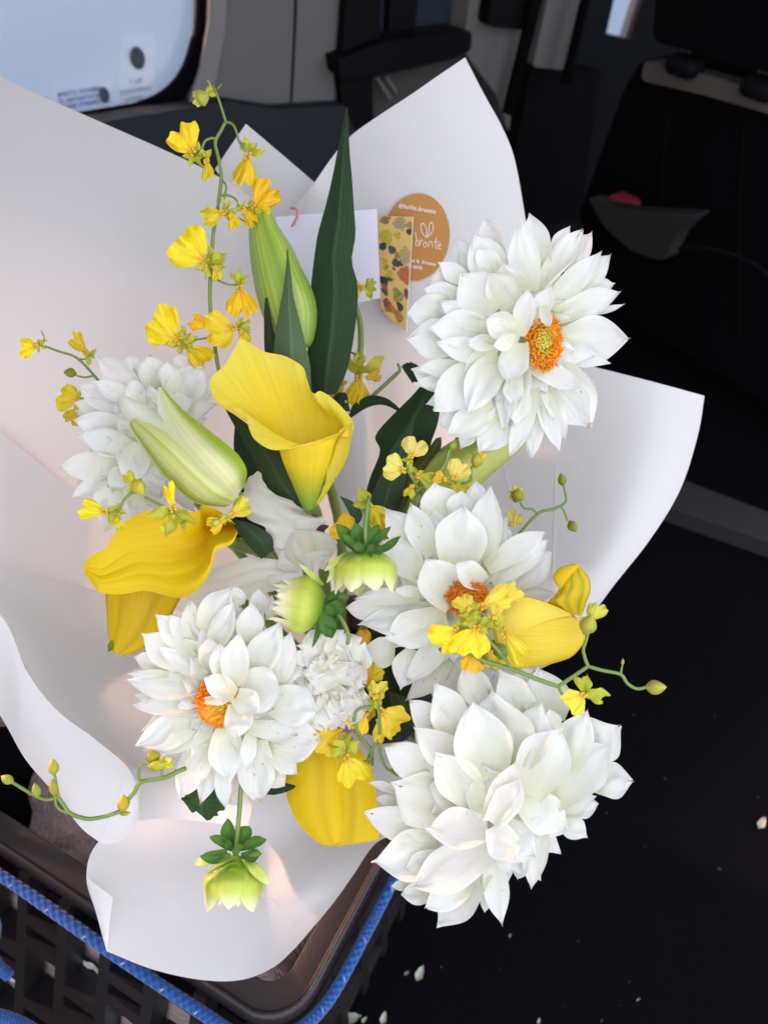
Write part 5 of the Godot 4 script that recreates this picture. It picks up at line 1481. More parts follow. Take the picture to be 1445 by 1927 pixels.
func callas() -> void:
	frame(380, 620, 4.516, 0.452, 0, 0, 0, 0)
	var a := calla("open yellow calla lily in the upper middle with a wide wavy rim", [912, 1500, 62, 0], [885, 880, 285, 120, 190, 20], [
		[1180, 870, 190], [1000, 935, 215], [820, 985, 220], [610, 1026, 200], [455, 940, 170], [398, 830, 140], [366, 700, 110], [280, 656, 90], [170, 658, 70], [98, 570, 50], [72, 425, 30], [200, 295, 20], [300, 120, 10], [350, 82, 0], [520, 185, -20], [700, 224, -30], [850, 310, -30], [888, 400, -30], [900, 490, -30], [955, 545, -30], [1012, 524, -30], [1150, 620, -20], [1282, 782, 10], [1276, 900, 20]], 20, 385, 1.4)
	blade("overlap", a, [[1170, 858, 1282, 784, 60], [1120, 960, 1266, 960, 70], [1070, 1120, 1220, 1130, 80], [1050, 1300, 1110, 1310, 75], [1000, 1420, 1030, 1440, 60], [955, 1490, 975, 1500, 40]], -0.3, 0.0, func(_s, t): return Color(0.74, 0.56, 0.05).lerp(Color(0.62, 0.54, 0.05), t), M.yellow, 15, 25)
	tube("stem", a, [Q(915, 1440, 0), Q(915, 1510, -300), P(600, 1000, 0.58), P(630, 1265, 0.73)], 0.0042, 0.0045, M.stem)
	# left, seen over its rim
	frame(130, 930, 4.129, 0.452, 0, 0, 0, 0)
	var b := thing("calla_lily", "deep yellow calla lily at the left with its mouth turned to the right", "calla lily", Q(1300, 480, -60), "yellow calla lilies in the bouquet")
	var deep := func(s, t): return Color(0.74, 0.50, 0.012).lerp(Color(0.66, 0.40, 0.006), 0.8 * smoothstep(0.3, -0.9, s) * smoothstep(0.45, 1.0, t))
	var dip := func(s, t):
		var right := smoothstep(0.45, 1.0, t)
		var groove := exp(-pow((s + 0.30 - 0.25 * t) / 0.06, 2.0)) + 0.8 * exp(-pow((s + 0.58 - 0.15 * t) / 0.05, 2.0)) + 0.6 * exp(-pow((s - 0.05 - 0.3 * t) / 0.07, 2.0))
		return 34.0 * exp(-pow((s + 0.62) / 0.36, 2.0)) * smoothstep(0.0, 0.3, t) - (10.0 + 380.0 * right) * exp(-pow((s - 0.15) / 0.5, 2.0)) * smoothstep(0.05, 0.4, t) - 7.0 * groove * smoothstep(0.0, 0.15, t) * smoothstep(0.9, 0.3, t) + 110.0 * smoothstep(0.35, 0.75, t) * smoothstep(-0.45, -0.85, s)
	blade("spathe", b, [[112, 600, 120, 540, 20], [150, 650, 150, 500, 30], [195, 710, 215, 455, 40], [245, 765, 285, 420, 44], [410, 778, 380, 270, 46], [600, 752, 460, 195, 46], [850, 806, 620, 130, 50], [1000, 740, 860, 142, 44], [1100, 600, 1000, 130, 30], [1142, 445, 1032, 88, 20], [1262, 390, 1150, 120, -20], [1312, 300, 1290, 225, -60]], 0.0, 0.0, func(s, t): return Color(0.88, 0.60, 0.010).lerp(Color(0.74, 0.42, 0.004), smoothstep(0.4, 0.85, t) * exp(-pow((s - 0.1) / 0.5, 2.0))), M.yellow, 49, 61, 0.0, dip)
	tube("stem", b, [Q(1240, 360, -200), P(520, 1070, 0.58), P(620, 1265, 0.73)], 0.0042, 0.0045, M.stem)
	# beneath it, pointing down with a green tip
	frame(130, 930, 4.129, 0.475, 0, 0, 0, 0)
	var c := thing("calla_lily", "folded yellow calla lily pointing down to a green tip below the left one", "calla lily", Q(700, 700, -40), "yellow calla lilies in the bouquet")
	var pleat := func(a, t): return Color(0.80, 0.54, 0.008).lerp(Color(0.62, 0.38, 0.006), 0.7 * pow(0.5 + 0.5 * sin(a * 7.0 + t * 3.0), 4.0))
	pod("spathe", c, [[270, 640, 900, 720], [285, 770, 860, 830], [296, 900, 790, 960], [302, 1020, 720, 1080], [312, 1120, 600, 1190], [322, 1190, 500, 1238], [345, 1235, 430, 1252]], 0.35, pleat, M.yellow, 7, 0.02, 0.6, 61, 31)
	ovoid("green_tip", c, Q(345, 1130, 30), Q(312, 1225, 22), 24 * zu, Color(0.30, 0.36, 0.02), Color(0.08, 0.20, 0.02), M.yellow)
	tube("stem", c, [Q(760, 700, -60), P(450, 1130, 0.60), P(610, 1265, 0.73)], 0.004, 0.0045, M.stem)
	# lowest, below the ruffled flower
	frame(500, 1180, 4.817, 0.462, 0, 0, 0, 0)
	var d := thing("calla_lily", "yellow calla lily hanging lowest between the two big dahlias", "calla lily", Q(480, 1150, 0), "yellow calla lilies in the bouquet")
	var dcol := func(s, t): return Color(0.88, 0.60, 0.010).lerp(Color(0.66, 0.38, 0.004), 0.5 * exp(-pow((s - 0.25 + t * 0.2) * 5.0, 2.0)))
	blade("spathe", d, [[330, 1010, 560, 1010, 0], [215, 1160, 640, 1080, 20], [180, 1330, 700, 1160, 34], [182, 1480, 720, 1300, 40], [210, 1600, 730, 1500, 40], [280, 1750, 730, 1700, 36], [370, 1860, 720, 1840, 28], [470, 1950, 700, 1930, 14], [560, 1985, 660, 1975, 0]], 0.35, 0.0, dcol, M.yellow, 29, 41, 0.03)
	blade("spathe", d, [[480, 1020, 700, 1010, 10], [560, 1120, 800, 1080, 26], [620, 1300, 930, 1200, 30], [650, 1500, 985, 1390, 30], [660, 1700, 1010, 1580, 28], [650, 1860, 1020, 1760, 22], [630, 1960, 1025, 1900, 10], [600, 1990, 1010, 1935, 2]], 0.30, 0.0, func(s, t): return dcol.call(s + 0.4, t), M.yellow, 25, 41, 0.03)
	tube("stem", d, [Q(480, 1040, 0), Q(520, 900, -200), P(630, 1265, 0.73)], 0.004, 0.0045, M.stem)
	# right, a rolled one with a green-striped curled tip
	frame(800, 1030, 3.0745, 0.418, 0, 0, 0, 0)
	var e := thing("calla_lily", "rolled yellow calla lily at the right with a green-striped curled tip", "calla lily", Q(420, 560, -30), "yellow calla lilies in the bouquet")
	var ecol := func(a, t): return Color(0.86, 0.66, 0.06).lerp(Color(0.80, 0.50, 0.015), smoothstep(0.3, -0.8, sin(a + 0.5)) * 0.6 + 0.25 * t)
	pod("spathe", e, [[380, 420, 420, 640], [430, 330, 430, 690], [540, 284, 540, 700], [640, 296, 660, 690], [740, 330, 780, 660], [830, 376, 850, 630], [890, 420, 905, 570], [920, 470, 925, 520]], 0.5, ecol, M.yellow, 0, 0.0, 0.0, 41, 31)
	blade("overlap", e, [[395, 440, 430, 560, 80], [430, 350, 500, 520, 100], [540, 290, 600, 470, 108], [640, 302, 690, 430, 100], [740, 336, 770, 408, 80], [835, 380, 845, 396, 50]], 0.25, 0.0, func(_s, _t): return Color(0.87, 0.69, 0.09), M.yellow, 15, 25)
	var tcol := func(a, t): return Color(0.78, 0.52, 0.012).lerp(Color(0.22, 0.34, 0.015), pow(0.5 + 0.5 * sin(a * 9.0 + 0.6 + t), 4.0) * 0.85)
	pod("curled_tip", e, [[820, 385, 905, 398, 10], [730, 330, 930, 330, 20], [716, 312, 958, 250, 26], [770, 250, 950, 180, 26], [790, 200, 920, 140, 24], [840, 130, 895, 110, 18]], 0.55, tcol, M.yellow, 5, 0.03, 0.4, 41, 21)
	pod("curled_tip", e, [[775, 235, 800, 250, 40], [742, 190, 840, 210, 36], [745, 150, 870, 150, 30], [790, 110, 885, 120, 24], [860, 94, 896, 98, 20]], 0.5, func(_a, t): return Color(0.80, 0.52, 0.008).lerp(Color(0.6, 0.5, 0.02), t * 0.4), M.yellow, 0, 0, 0, 21, 13)
	tube("stem", e, [Q(420, 560, -30), Q(300, 640, -200), P(650, 1270, 0.73)], 0.004, 0.0045, M.stem)

func leaves() -> void:
	var dk := Color(0.018, 0.042, 0.016)
	var dk2 := Color(0.05, 0.085, 0.035)
	frame(0, 0, 1, 0.492)
	leaf("longest dark green leaf rising to a point above the card", [610, 740], [[588, 745, 632, 742, -6], [578, 700, 652, 700, 0], [580, 640, 665, 640, 2], [584, 580, 673, 570, 2], [586, 530, 672, 530, 0], [592, 480, 662, 490, -2], [598, 440, 669, 442, -4], [612, 390, 666, 390, -6], [624, 340, 662, 330, -8], [634, 290, 658, 285, -10], [645, 235, 656, 235, -12], [651, 202, 654, 202, -14]], 0.0, 0.35, dk, dk2, 0.05)
	frame(0, 0, 1, 0.468)
	leaf("grey-green leaf folded in front of the upright lily bud", [560, 745], [[530, 770, 590, 780, -6], [516, 720, 586, 730, 0], [515, 670, 584, 690, 4], [518, 630, 578, 660, 8], [525, 585, 566, 610, 10], [533, 545, 553, 560, 10], [538, 505, 547, 510, 8], [540, 468, 542, 468, 4]], 0.30, 0.2, Color(0.075, 0.12, 0.055), Color(0.14, 0.19, 0.10))
	leaf("narrow dark leaf hidden at the left side of the upright bud", [510, 690], [[505, 720, 540, 730, -14], [498, 660, 530, 670, -12], [497, 600, 515, 620, -12], [499, 560, 503, 560, -12]], 0.2, 0.1, dk, dk2)
	frame(0, 0, 1, 0.478)
	leaf("dark leaf between the pale lily bud and the open calla", [540, 940], [[545, 960, 590, 950, -10], [505, 915, 562, 915, -4], [484, 880, 540, 870, 0], [468, 850, 515, 835, 0], [452, 820, 486, 812, 0], [436, 792, 455, 790, 0], [424, 770, 427, 770, 0]], 0.2, 0.2, Color(0.035, 0.065, 0.025), Color(0.07, 0.11, 0.05))
	leaf("shaded leaf low behind the calla's tube", [520, 860], [[470, 940, 560, 930, -30], [445, 890, 520, 860, -26], [440, 840, 480, 830, -24], [442, 800, 452, 800, -24]], 0.2, 0.2, dk, dk2)
	frame(0, 0, 1, 0.468)
	leaf("short pointed leaf between the left calla and the white lily", [510, 1045], [[492, 1052, 515, 1036, -6], [468, 1028, 512, 1010, 0], [450, 1005, 488, 992, 0], [438, 985, 462, 982, 0], [434, 976, 437, 976, 0]], 0.15, 0.25, Color(0.035, 0.065, 0.028), Color(0.07, 0.11, 0.05))
	frame(0, 0, 1, 0.497)
	leaf("broad dark leaf slanting down from under the upper right dahlia", [690, 960], [[680, 960, 730, 975, -8], [696, 900, 770, 930, -4], [715, 850, 800, 870, 0], [706, 822, 812, 830, 0], [730, 790, 825, 790, 0], [775, 745, 830, 735, 0], [800, 715, 826, 705, 0], [820, 690, 824, 690, 0]], 0.2, 0.2, dk, dk2)
	frame(0, 0, 1, 0.478)
	leaf("pointed leaf standing in front of the broad dark leaf", [710, 960], [[694, 965, 740, 975, -6], [700, 930, 758, 930, 0], [722, 880, 768, 880, 2], [734, 850, 772, 850, 2], [755, 818, 776, 818, 0], [770, 796, 779, 796, 0], [777, 779, 780, 779, 0]], 0.1, 0.3, Color(0.035, 0.06, 0.03), Color(0.08, 0.11, 0.06))
	leaf("olive leaf at the left of the yellow-green bud", [740, 965], [[722, 975, 780, 985, -20], [735, 930, 800, 920, -16], [760, 890, 820, 870, -14], [800, 850, 830, 840, -14], [820, 825, 830, 822, -14]], 0.2, 0.2, Color(0.06, 0.075, 0.015), Color(0.1, 0.12, 0.03))
	frame(0, 0, 1, 0.52)
	leaf("arching dark leaf left of the upper right dahlia", [660, 780], [[655, 790, 662, 765, 0], [690, 768, 692, 745, 6], [720, 762, 724, 748, 8], [750, 775, 748, 765, 6], [765, 790, 763, 786, 0]], 0.1, 0.3, dk, dk2)
	leaf("small dark leaf behind the right rim of the open calla", [640, 755], [[620, 770, 660, 775, 0], [625, 752, 656, 760, 0], [635, 740, 654, 745, 0], [648, 738, 650, 739, 0]], 0.2, 0.1, dk, dk2)
	leaf("ragged dark leaf touching the left edge of the upper right dahlia", [775, 705], [[755, 690, 775, 720, 0], [762, 684, 790, 718, 4], [775, 682, 800, 715, 4], [790, 690, 803, 705, 0]], 0.2, 0.1, dk, dk2, 0.1)
	frame(0, 0, 1, 0.452)
	leaf("small glossy leaf just above the upper green dahlia bud", [668, 985], [[668, 990, 673, 988, 0], [658, 968, 682, 972, 4], [650, 952, 676, 955, 4], [642, 938, 660, 942, 2], [639, 934, 641, 934, 0]], 0.1, 0.35, Color(0.035, 0.085, 0.04), Color(0.10, 0.16, 0.08))
	frame(0, 0, 1, 0.445)
	leaf("dark green leaf under the lower left dahlia beside the hanging bud", [390, 1500], [[380, 1470, 420, 1470, -10], [350, 1495, 420, 1500, 0], [342, 1505, 415, 1525, 2], [362, 1520, 400, 1540, 2], [385, 1540, 390, 1545, 0]], 0.15, 0.3, Color(0.03, 0.075, 0.02), Color(0.07, 0.13, 0.04), 0.12)
	leaf("small lobed leaf pointing down left of the hanging bud stem", [372, 1520], [[360, 1480, 395, 1490, -6], [346, 1500, 384, 1512, 0], [352, 1516, 372, 1524, 2], [360, 1528, 364, 1530, 0]], 0.15, 0.3, Color(0.04, 0.09, 0.025), Color(0.08, 0.14, 0.04), 0.15)
	leaf("small lobed leaf tip beside the hanging bud stem", [412, 1510], [[385, 1490, 425, 1480, -6], [395, 1512, 430, 1500, 2], [408, 1524, 426, 1516, 2], [420, 1526, 423, 1524, 0]], 0.15, 0.3, Color(0.04, 0.09, 0.025), Color(0.08, 0.14, 0.04), 0.15)
	leaf("dark leaf edge showing right of the lower left dahlia", [520, 1478], [[470, 1460, 480, 1490, -14], [510, 1470, 512, 1496, -10], [540, 1474, 540, 1490, -10], [556, 1478, 556, 1482, -10]], 0.1, 0.2, dk, dk2)
	frame(0, 0, 1, 0.475)
	leaf("dark olive leaf pointing between the two lower orchid blooms and the largest dahlia", [740, 1320], [[730, 1300, 760, 1310, 0], [738, 1330, 778, 1330, 2], [755, 1355, 788, 1350, 2], [785, 1372, 790, 1370, 0]], 0.1, 0.2, Color(0.03, 0.05, 0.012), Color(0.06, 0.09, 0.03))
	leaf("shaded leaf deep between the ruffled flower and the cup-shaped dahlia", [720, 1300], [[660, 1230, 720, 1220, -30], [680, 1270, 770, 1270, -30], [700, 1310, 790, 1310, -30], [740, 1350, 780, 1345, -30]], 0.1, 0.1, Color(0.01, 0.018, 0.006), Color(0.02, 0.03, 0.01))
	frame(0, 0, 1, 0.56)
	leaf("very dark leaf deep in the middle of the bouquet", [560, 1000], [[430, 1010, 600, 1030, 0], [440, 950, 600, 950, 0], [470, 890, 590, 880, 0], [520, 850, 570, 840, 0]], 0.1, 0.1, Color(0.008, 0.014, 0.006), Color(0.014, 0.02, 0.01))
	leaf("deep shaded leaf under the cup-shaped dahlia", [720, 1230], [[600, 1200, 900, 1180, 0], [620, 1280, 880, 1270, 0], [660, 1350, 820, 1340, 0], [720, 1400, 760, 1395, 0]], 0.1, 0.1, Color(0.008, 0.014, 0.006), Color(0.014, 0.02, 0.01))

func dahlia_buds() -> void:
	frame(430, 870, 4.25, 0.425, 0, 0, 0, 0)
	flower_bud("green dahlia bud above another, hanging over the cup-shaped dahlia", [1092, 662, 10], [1100, 1060, 60], 228, [[8, 0.90, 0.0, 0.10, 0.3, 0.25], [8, 0.99, 0.05, 0.05, 0.1, 0.0]],
		[[960, 720, 765, 870, 60, 60, 80, 0.2], [940, 740, 785, 965, 60, 60, 70, 0.15]],
		[[1040, 720, 868, 490, 120, 110, 110], [1060, 700, 1012, 482, 120, 110, 120], [1080, 740, 915, 565, 80, 150, 150], [1120, 700, 1190, 492, 110, 100, 110], [1130, 700, 1284, 505, 80, 100, 100], [1140, 730, 1388, 603, 70, 120, 130], [1080, 740, 1030, 620, 90, 160, 190], [1070, 730, 1120, 800, 120, 190, 240], [1140, 740, 1240, 660, 90, 150, 180], [1090, 720, 990, 650, 80, 170, 190], [1120, 730, 1170, 650, 80, 170, 200]],
		[[1095, 720, 60], [1092, 600, 120], [1095, 480, 100], [1120, 300, -60], [1100, 900, -400]])
	flower_bud("green dahlia bud lying on its side, pale tip to the left", [812, 1170, 0], [352, 1090, 30], 214, [[9, 0.98, -0.04, 0.42, 0.2, 0.5], [9, 1.0, 0.0, 0.36, 0.7, 0.2], [8, 0.93, 0.05, 0.32, 0.4, -0.05]],
		[[760, 980, 565, 812, 50, 60, 80, 0.1]],
		[[770, 1140, 968, 1058, 110, 90, 90], [770, 1160, 938, 1170, 120, 100, 120], [760, 1180, 830, 1405, 150, 110, 140], [740, 1200, 688, 1475, 50, 90, 90], [770, 1170, 862, 1340, 120, 90, 110], [770, 1110, 890, 1030, 70, 90, 80], [780, 1150, 850, 1230, 90, 140, 170]],
		[[800, 1160, 0], [860, 1200, 0], [930, 1300, 0], [960, 1420, -20], [900, 1600, -160]])
	frame(340, 1480, 3.6125, 0.425, 0, 0, 0, 0)
	flower_bud("hanging green dahlia bud below the lower left dahlia", [374, 462, 0], [352, 800, 40], 184, [[8, 0.90, -0.02, 0.14, 0.2, 0.2], [7, 0.98, 0.05, 0.06, 0.55, 0.0]],
		[[430, 480, 610, 668, 80, 60, 70, 0.25], [320, 450, 98, 528, 90, 50, 40, 0.2]],
		[[360, 430, 298, 210, 105, 60, 60], [390, 400, 470, 256, 110, 60, 60], [350, 430, 203, 328, 70, 80, 90], [400, 430, 594, 342, 80, 80, 100], [340, 470, 138, 487, 90, 100, 120], [370, 470, 402, 372, 90, 120, 160], [410, 470, 558, 466, 90, 100, 120], [350, 420, 290, 380, 70, 100, 130]],
		[[372, 450, 40], [385, 330, 70], [402, 150, 40], [420, -60, -40], [500, -400, -300]])

func orchids() -> void:
	var pale := Color(0.76, 0.62, 0.13)
	var deep := Color(0.82, 0.52, 0.005)
	var lime := Color(0.72, 0.58, 0.02)
	var s := spray("longest orchid spray climbing the upper left sheet to the window", [418, 700], 0.478, [
		[4.6, 4.2, [440, 780, -20, 420, 730, -10, 409, 680, 0, 397, 590, 4, 396, 530, 4, 402, 440, 2, 411, 385, 0]], [4.2, 3.4, [411, 385, 0, 416, 345, 0, 416, 325, 0, 412, 300, 0, 406, 275, 0, 407, 262, 0, 416, 246, 0, 425, 229, 0]], [3.2, 2.4, [425, 229, 0, 418, 206, 0, 408, 176, 2, 402, 166, 2, 394, 164, 2, 388, 172, 2]],
		[3.0, 2.6, [407, 262, 0, 398, 260, 4, 386, 266, 6, 381, 280, 6, 381, 296, 6]], [3.0, 2.6, [425, 229, 0, 438, 234, 4, 446, 250, 6, 450, 266, 6, 460, 279, 6]], [2.6, 2.2, [417, 337, 0, 426, 350, 4, 424, 366, 6, 421, 384, 8]], [2.6, 2.2, [413, 368, 0, 430, 368, 4, 445, 376, 6, 450, 392, 6]], [2.4, 2.0, [448, 410, 6, 460, 416, 6, 468, 424, 0]],
		[2.4, 2.2, [397, 520, 4, 412, 528, 8, 428, 535, 10, 446, 536, 10]], [2.4, 2.2, [393, 636, 4, 378, 638, 8, 360, 642, 10, 345, 645, 10]], [2.0, 1.0, [409, 168, 2, 414, 162, 4, 418, 157, 4]]])
	orchid(s, 390, 176, 200, 30, 30, 6, {"c": Color(0.62, 0.56, 0.10), "petals": [150.0, 200.0, 240.0], "tilt": 0.5, "fold": -0.5, "small": 0.6})
	orchid_bud(s, 380, 184, 110, 34, 24, 10, Color(0.55, 0.52, 0.08))
	orchid(s, 366, 292, 124, 62, 66, 8, {"tilt": 0.2})
	orchid(s, 388, 298, -80, 40, 20, 6, {"c": Color(0.70, 0.50, 0.02), "petals": [140.0, 200.0]})
	orchid(s, 467, 286, -98, 66, 40, 8, {"c": Color(0.74, 0.52, 0.01), "petals": [110.0, 150.0, 190.0, 230.0], "fold": -0.3})
	orchid(s, 424, 398, 200, 46, 36, 12, {"c": lime, "petals": [100.0, 150.0, 220.0, 260.0], "small": 0.5})
	orchid(s, 432, 402, -60, 30, 24, 14, {"c": deep})
	orchid(s, 456, 392, -50, 40, 22, 10, {"c": Color(0.70, 0.46, 0.01), "petals": [120.0, 180.0, 230.0]})
	orchid(s, 476, 396, 48, 62, 60, -4, {"c": Color(0.78, 0.47, 0.005)})
	orchid(s, 468, 398, 20, 40, 40, -8, {"c": deep})
	orchid(s, 394, 497, 142, 82, 88, 12)
	orchid(s, 404, 500, -70, 28, 20, 12, {"c": lime, "petals": [60.0, 110.0, 160.0], "small": 0.7})
	orchid(s, 450, 536, -84, 62, 58, 12, {"c": Color(0.80, 0.52, 0.005), "petals": [150.0, 180.0, 215.0], "small": 0.5})
	orchid(s, 342, 644, 143, 76, 82, 14)
	orchid(s, 348, 648, -42, 58, 44, 10, {"c": Color(0.78, 0.50, 0.005), "petals": [60.0, 100.0]})
	orchid(s, 402, 614, 165, 46, 26, 16, {"c": deep, "petals": [180.0, 250.0]})
	orchid(s, 404, 622, -100, 26, 24, 16, {"c": deep, "petals": []})
	orchid(s, 446, 614, 196, 58, 84, 22, {"c": Color(0.76, 0.62, 0.012), "petals": [130.0, 160.0, 190.0, 220.0]})
	orchid(s, 452, 622, -60, 30, 24, 24, {"c": Color(0.78, 0.52, 0.01), "petals": [60.0, 90.0, 110.0]})
	var l := spray("short orchid twig with small blooms at the far left edge", [190, 717], 0.51, [
		[3.2, 2.6, [215, 745, -10, 186, 716, 0, 163, 690, 0, 141, 671, 2, 110, 661, 2, 84, 651, 2]], [2.4, 2.0, [176, 707, 0, 160, 710, 4, 144, 707, 4]], [2.2, 1.8, [146, 675, 2, 160, 676, 4, 170, 672, 4]], [1.6, 1.0, [80, 650, 2, 84, 636, 4, 78, 622, 4]]])
	orchid(l, 74, 650, 188, 38, 40, 6, {"petals": [70.0, 150.0, 200.0, 260.0]})
	orchid(l, 166, 668, 132, 48, 26, 6, {"c": lime, "petals": [160.0, 200.0, 250.0], "fold": -0.4})
	orchid_bud(l, 133, 702, 172, 26, 18, 6, Color(0.30, 0.32, 0.02))
	orchid(l, 152, 756, 158, 46, 62, -6, {"c": Color(0.66, 0.50, 0.006)})
	orchid(l, 150, 768, 235, 36, 38, -8, {"c": Color(0.62, 0.44, 0.004), "petals": []})
	var m := spray("pale yellow orchid spray over the yellow-green bud right of centre", [770, 950], 0.452, [
		[5.0, 4.2, [765, 975, -30, 776, 940, -6, 784, 924, 6, 809, 909, 12, 825, 889, 14, 838, 872, 14, 844, 851, 14, 850, 841, 14]], [3.4, 3.0, [784, 922, 6, 779, 905, 14, 768, 886, 16, 769, 870, 16]], [3.2, 2.8, [812, 908, 12, 816, 922, 16, 826, 927, 18, 838, 924, 18, 846, 918, 18]], [2.6, 2.2, [808, 910, 12, 796, 904, 14, 782, 902, 14]], [3.6, 3.0, [866, 910, 10, 885, 904, 12, 886, 886, 14, 890, 876, 14]], [2.8, 2.4, [875, 842, 4, 884, 848, 8, 890, 856, 10]]])
	orchid(m, 771, 863, 68, 42, 60, 20, {"c": pale, "petals": [140.0, 180.0, 220.0]})
	orchid(m, 764, 886, 165, 44, 56, 16, {"c": pale, "petals": [160.0, 210.0, 240.0]})
	orchid(m, 782, 894, -20, 42, 30, 14, {"c": Color(0.50, 0.46, 0.03), "petals": [60.0, 120.0, 300.0]})
	orchid(m, 776, 912, 250, 26, 22, 10, {"c": lime, "petals": [90.0]})
	orchid(m, 852, 904, 62, 40, 52, 16, {"c": pale, "petals": [120.0, 150.0, 200.0, 270.0]})
	orchid(m, 840, 904, 160, 26, 24, 20, {"c": Color(0.72, 0.46, 0.01), "petals": []})
	orchid(m, 850, 918, -10, 34, 18, 20, {"c": Color(0.48, 0.46, 0.03), "petals": [40.0]})
	orchid_bud(m, 852, 838, 60, 24, 16, 16, Color(0.40, 0.42, 0.05))
	orchid_bud(m, 897, 866, 80, 32, 22, 16, Color(0.55, 0.46, 0.04))
	orchid(m, 897, 872, 60, 26, 16, 16, {"c": lime, "petals": [60.0], "small": 0.5})
	var r := spray("bare orchid twig of green buds against the right-hand sheet", [970, 1010], 0.50, [
		[4.0, 3.2, [960, 1030, -20, 974, 1008, 0, 1012, 967, 6, 1040, 958, 8, 1055, 952, 8]], [3.2, 2.6, [1055, 952, 8, 1065, 943, 8, 1063, 925, 8, 1058, 906, 8]], [2.8, 2.4, [1012, 967, 6, 1000, 958, 8, 986, 956, 8, 978, 945, 8]], [2.8, 2.4, [1056, 954, 8, 1063, 966, 8, 1067, 980, 8]]])
	orchid_bud(r, 1057, 903, 100, 26, 16, 8, Color(0.26, 0.30, 0.03))
	orchid_bud(r, 1077, 990, -55, 26, 19, 8, Color(0.30, 0.31, 0.03))
	orchid_bud(r, 973, 932, 70, 30, 26, 8, Color(0.40, 0.36, 0.03))
	orchid(r, 973, 932, 80, 18, 20, 10, {"c": lime, "petals": [60.0, 120.0, 300.0], "small": 0.45})
	orchid(r, 962, 990, 60, 30, 40, -6, {"c": Color(0.58, 0.48, 0.10), "petals": []})
	var c := spray("orchid spray crossing the cup-shaped dahlia and reaching right over the floor", [840, 1230], 0.405, [
		[5.6, 5.0, [826, 1222, -40, 862, 1226, -4, 890, 1232, 6, 914, 1245, 8, 963, 1259, 8, 1010, 1278, 8, 1050, 1292, 8]], [4.8, 4.0, [1050, 1292, 8, 1078, 1273, 8, 1106, 1254, 8]], [4.0, 3.4, [1106, 1254, 8, 1100, 1238, 8, 1097, 1222, 8, 1102, 1206, 8, 1106, 1190, 8]], [4.0, 3.4, [1106, 1254, 8, 1135, 1262, 8, 1167, 1269, 8, 1180, 1286, 8, 1198, 1296, 8, 1216, 1293, 8]], [2.6, 1.8, [1167, 1269, 8, 1169, 1258, 9, 1171, 1248, 9]], [3.6, 3.0, [1050, 1292, 8, 1056, 1304, 10, 1066, 1316, 12]],
		[4.4, 3.6, [963, 1259, 8, 950, 1240, 16, 935, 1222, 24, 919, 1204, 30, 918, 1188, 34, 930, 1178, 34]], [3.6, 3.0, [920, 1246, 8, 914, 1232, 4, 904, 1225, 0]]])
	orchid(c, 898, 1174, -104, 66, 84, 34, {"tilt": 0.1})
	orchid(c, 868, 1182, -142, 60, 66, 24, {"tilt": 0.1})
	orchid(c, 884, 1150, 120, 34, 40, 34, {"c": Color(0.60, 0.52, 0.03), "petals": [40.0, 80.0, 120.0, 240.0, 290.0], "small": 0.6})
	orchid(c, 900, 1144, 24, 66, 40, 30, {"c": Color(0.78, 0.62, 0.06), "petals": [130.0, 170.0, 210.0]})
	orchid(c, 940, 1126, 30, 42, 34, 24, {"c": Color(0.78, 0.62, 0.06), "petals": []})
	orchid(c, 930, 1166, 80, 26, 26, 40, {"c": Color(0.62, 0.54, 0.04), "petals": [70.0, 140.0, 220.0]})
	orchid(c, 944, 1184, -52, 74, 36, 36, {"c": Color(0.78, 0.58, 0.02), "petals": [150.0, 210.0], "fold": -0.3})
	orchid(c, 886, 1226, -95, 40, 44, 0, {"c": Color(0.76, 0.50, 0.005), "petals": []})
	orchid(c, 922, 1224, -90, 34, 34, -2, {"c": Color(0.76, 0.52, 0.005), "petals": []})
	orchid(c, 1102, 1304, 216, 46, 56, 14, {"c": Color(0.80, 0.62, 0.04), "petals": [110.0, 160.0, 220.0, 260.0], "small": 0.8})
	orchid(c, 1108, 1170, 62, 40, 40, 8, {"c": Color(0.58, 0.56, 0.07), "petals": [40.0, 100.0, 160.0], "small": 0.5, "fold": -0.4})
	orchid_bud(c, 1106, 1176, 70, 42, 32, 10, Color(0.48, 0.48, 0.06))
	orchid_bud(c, 1233, 1293, 0, 42, 27, 8, Color(0.48, 0.46, 0.06))
	orchid_bud(c, 1171, 1246, 85, 14, 6, 9, Color(0.55, 0.36, 0.14))
	var w := spray("orchid spray hanging between the ruffled flower and the largest dahlia", [690, 1340], 0.432, [
		[4.2, 3.6, [700, 1440, -40, 698, 1412, 4, 680, 1390, 12, 668, 1362, 18, 667, 1346, 20, 676, 1334, 20, 700, 1329, 18]], [4.0, 3.4, [690, 1442, -30, 698, 1414, 6, 712, 1388, 14, 714, 1356, 18, 710, 1326, 20]], [3.4, 2.8, [712, 1392, 14, 716, 1420, 14, 726, 1444, 16, 740, 1453, 16]], [3.2, 2.8, [700, 1412, 4, 698, 1426, 6, 684, 1434, 10]]])
	orchid(w, 706, 1316, 82, 36, 36, 22, {"c": Color(0.66, 0.62, 0.05), "petals": [40.0, 320.0, 180.0], "small": 0.6, "fold": -0.4})
	orchid(w, 712, 1334, -38, 58, 66, 14, {"c": Color(0.80, 0.60, 0.03), "petals": [120.0, 180.0]})
	orchid(w, 712, 1350, -72, 46, 40, 10, {"c": Color(0.80, 0.60, 0.03), "petals": []})
	orchid(w, 690, 1340, 230, 44, 50, 8, {"c": Color(0.76, 0.54, 0.01), "petals": [170.0]})
	orchid(w, 650, 1420, -66, 60, 64, 24, {"petals": [120.0, 155.0, 190.0, 225.0], "small": 0.75})
	orchid(w, 648, 1376, 195, 60, 70, 4, {"c": Color(0.78, 0.50, 0.004), "petals": [100.0]})
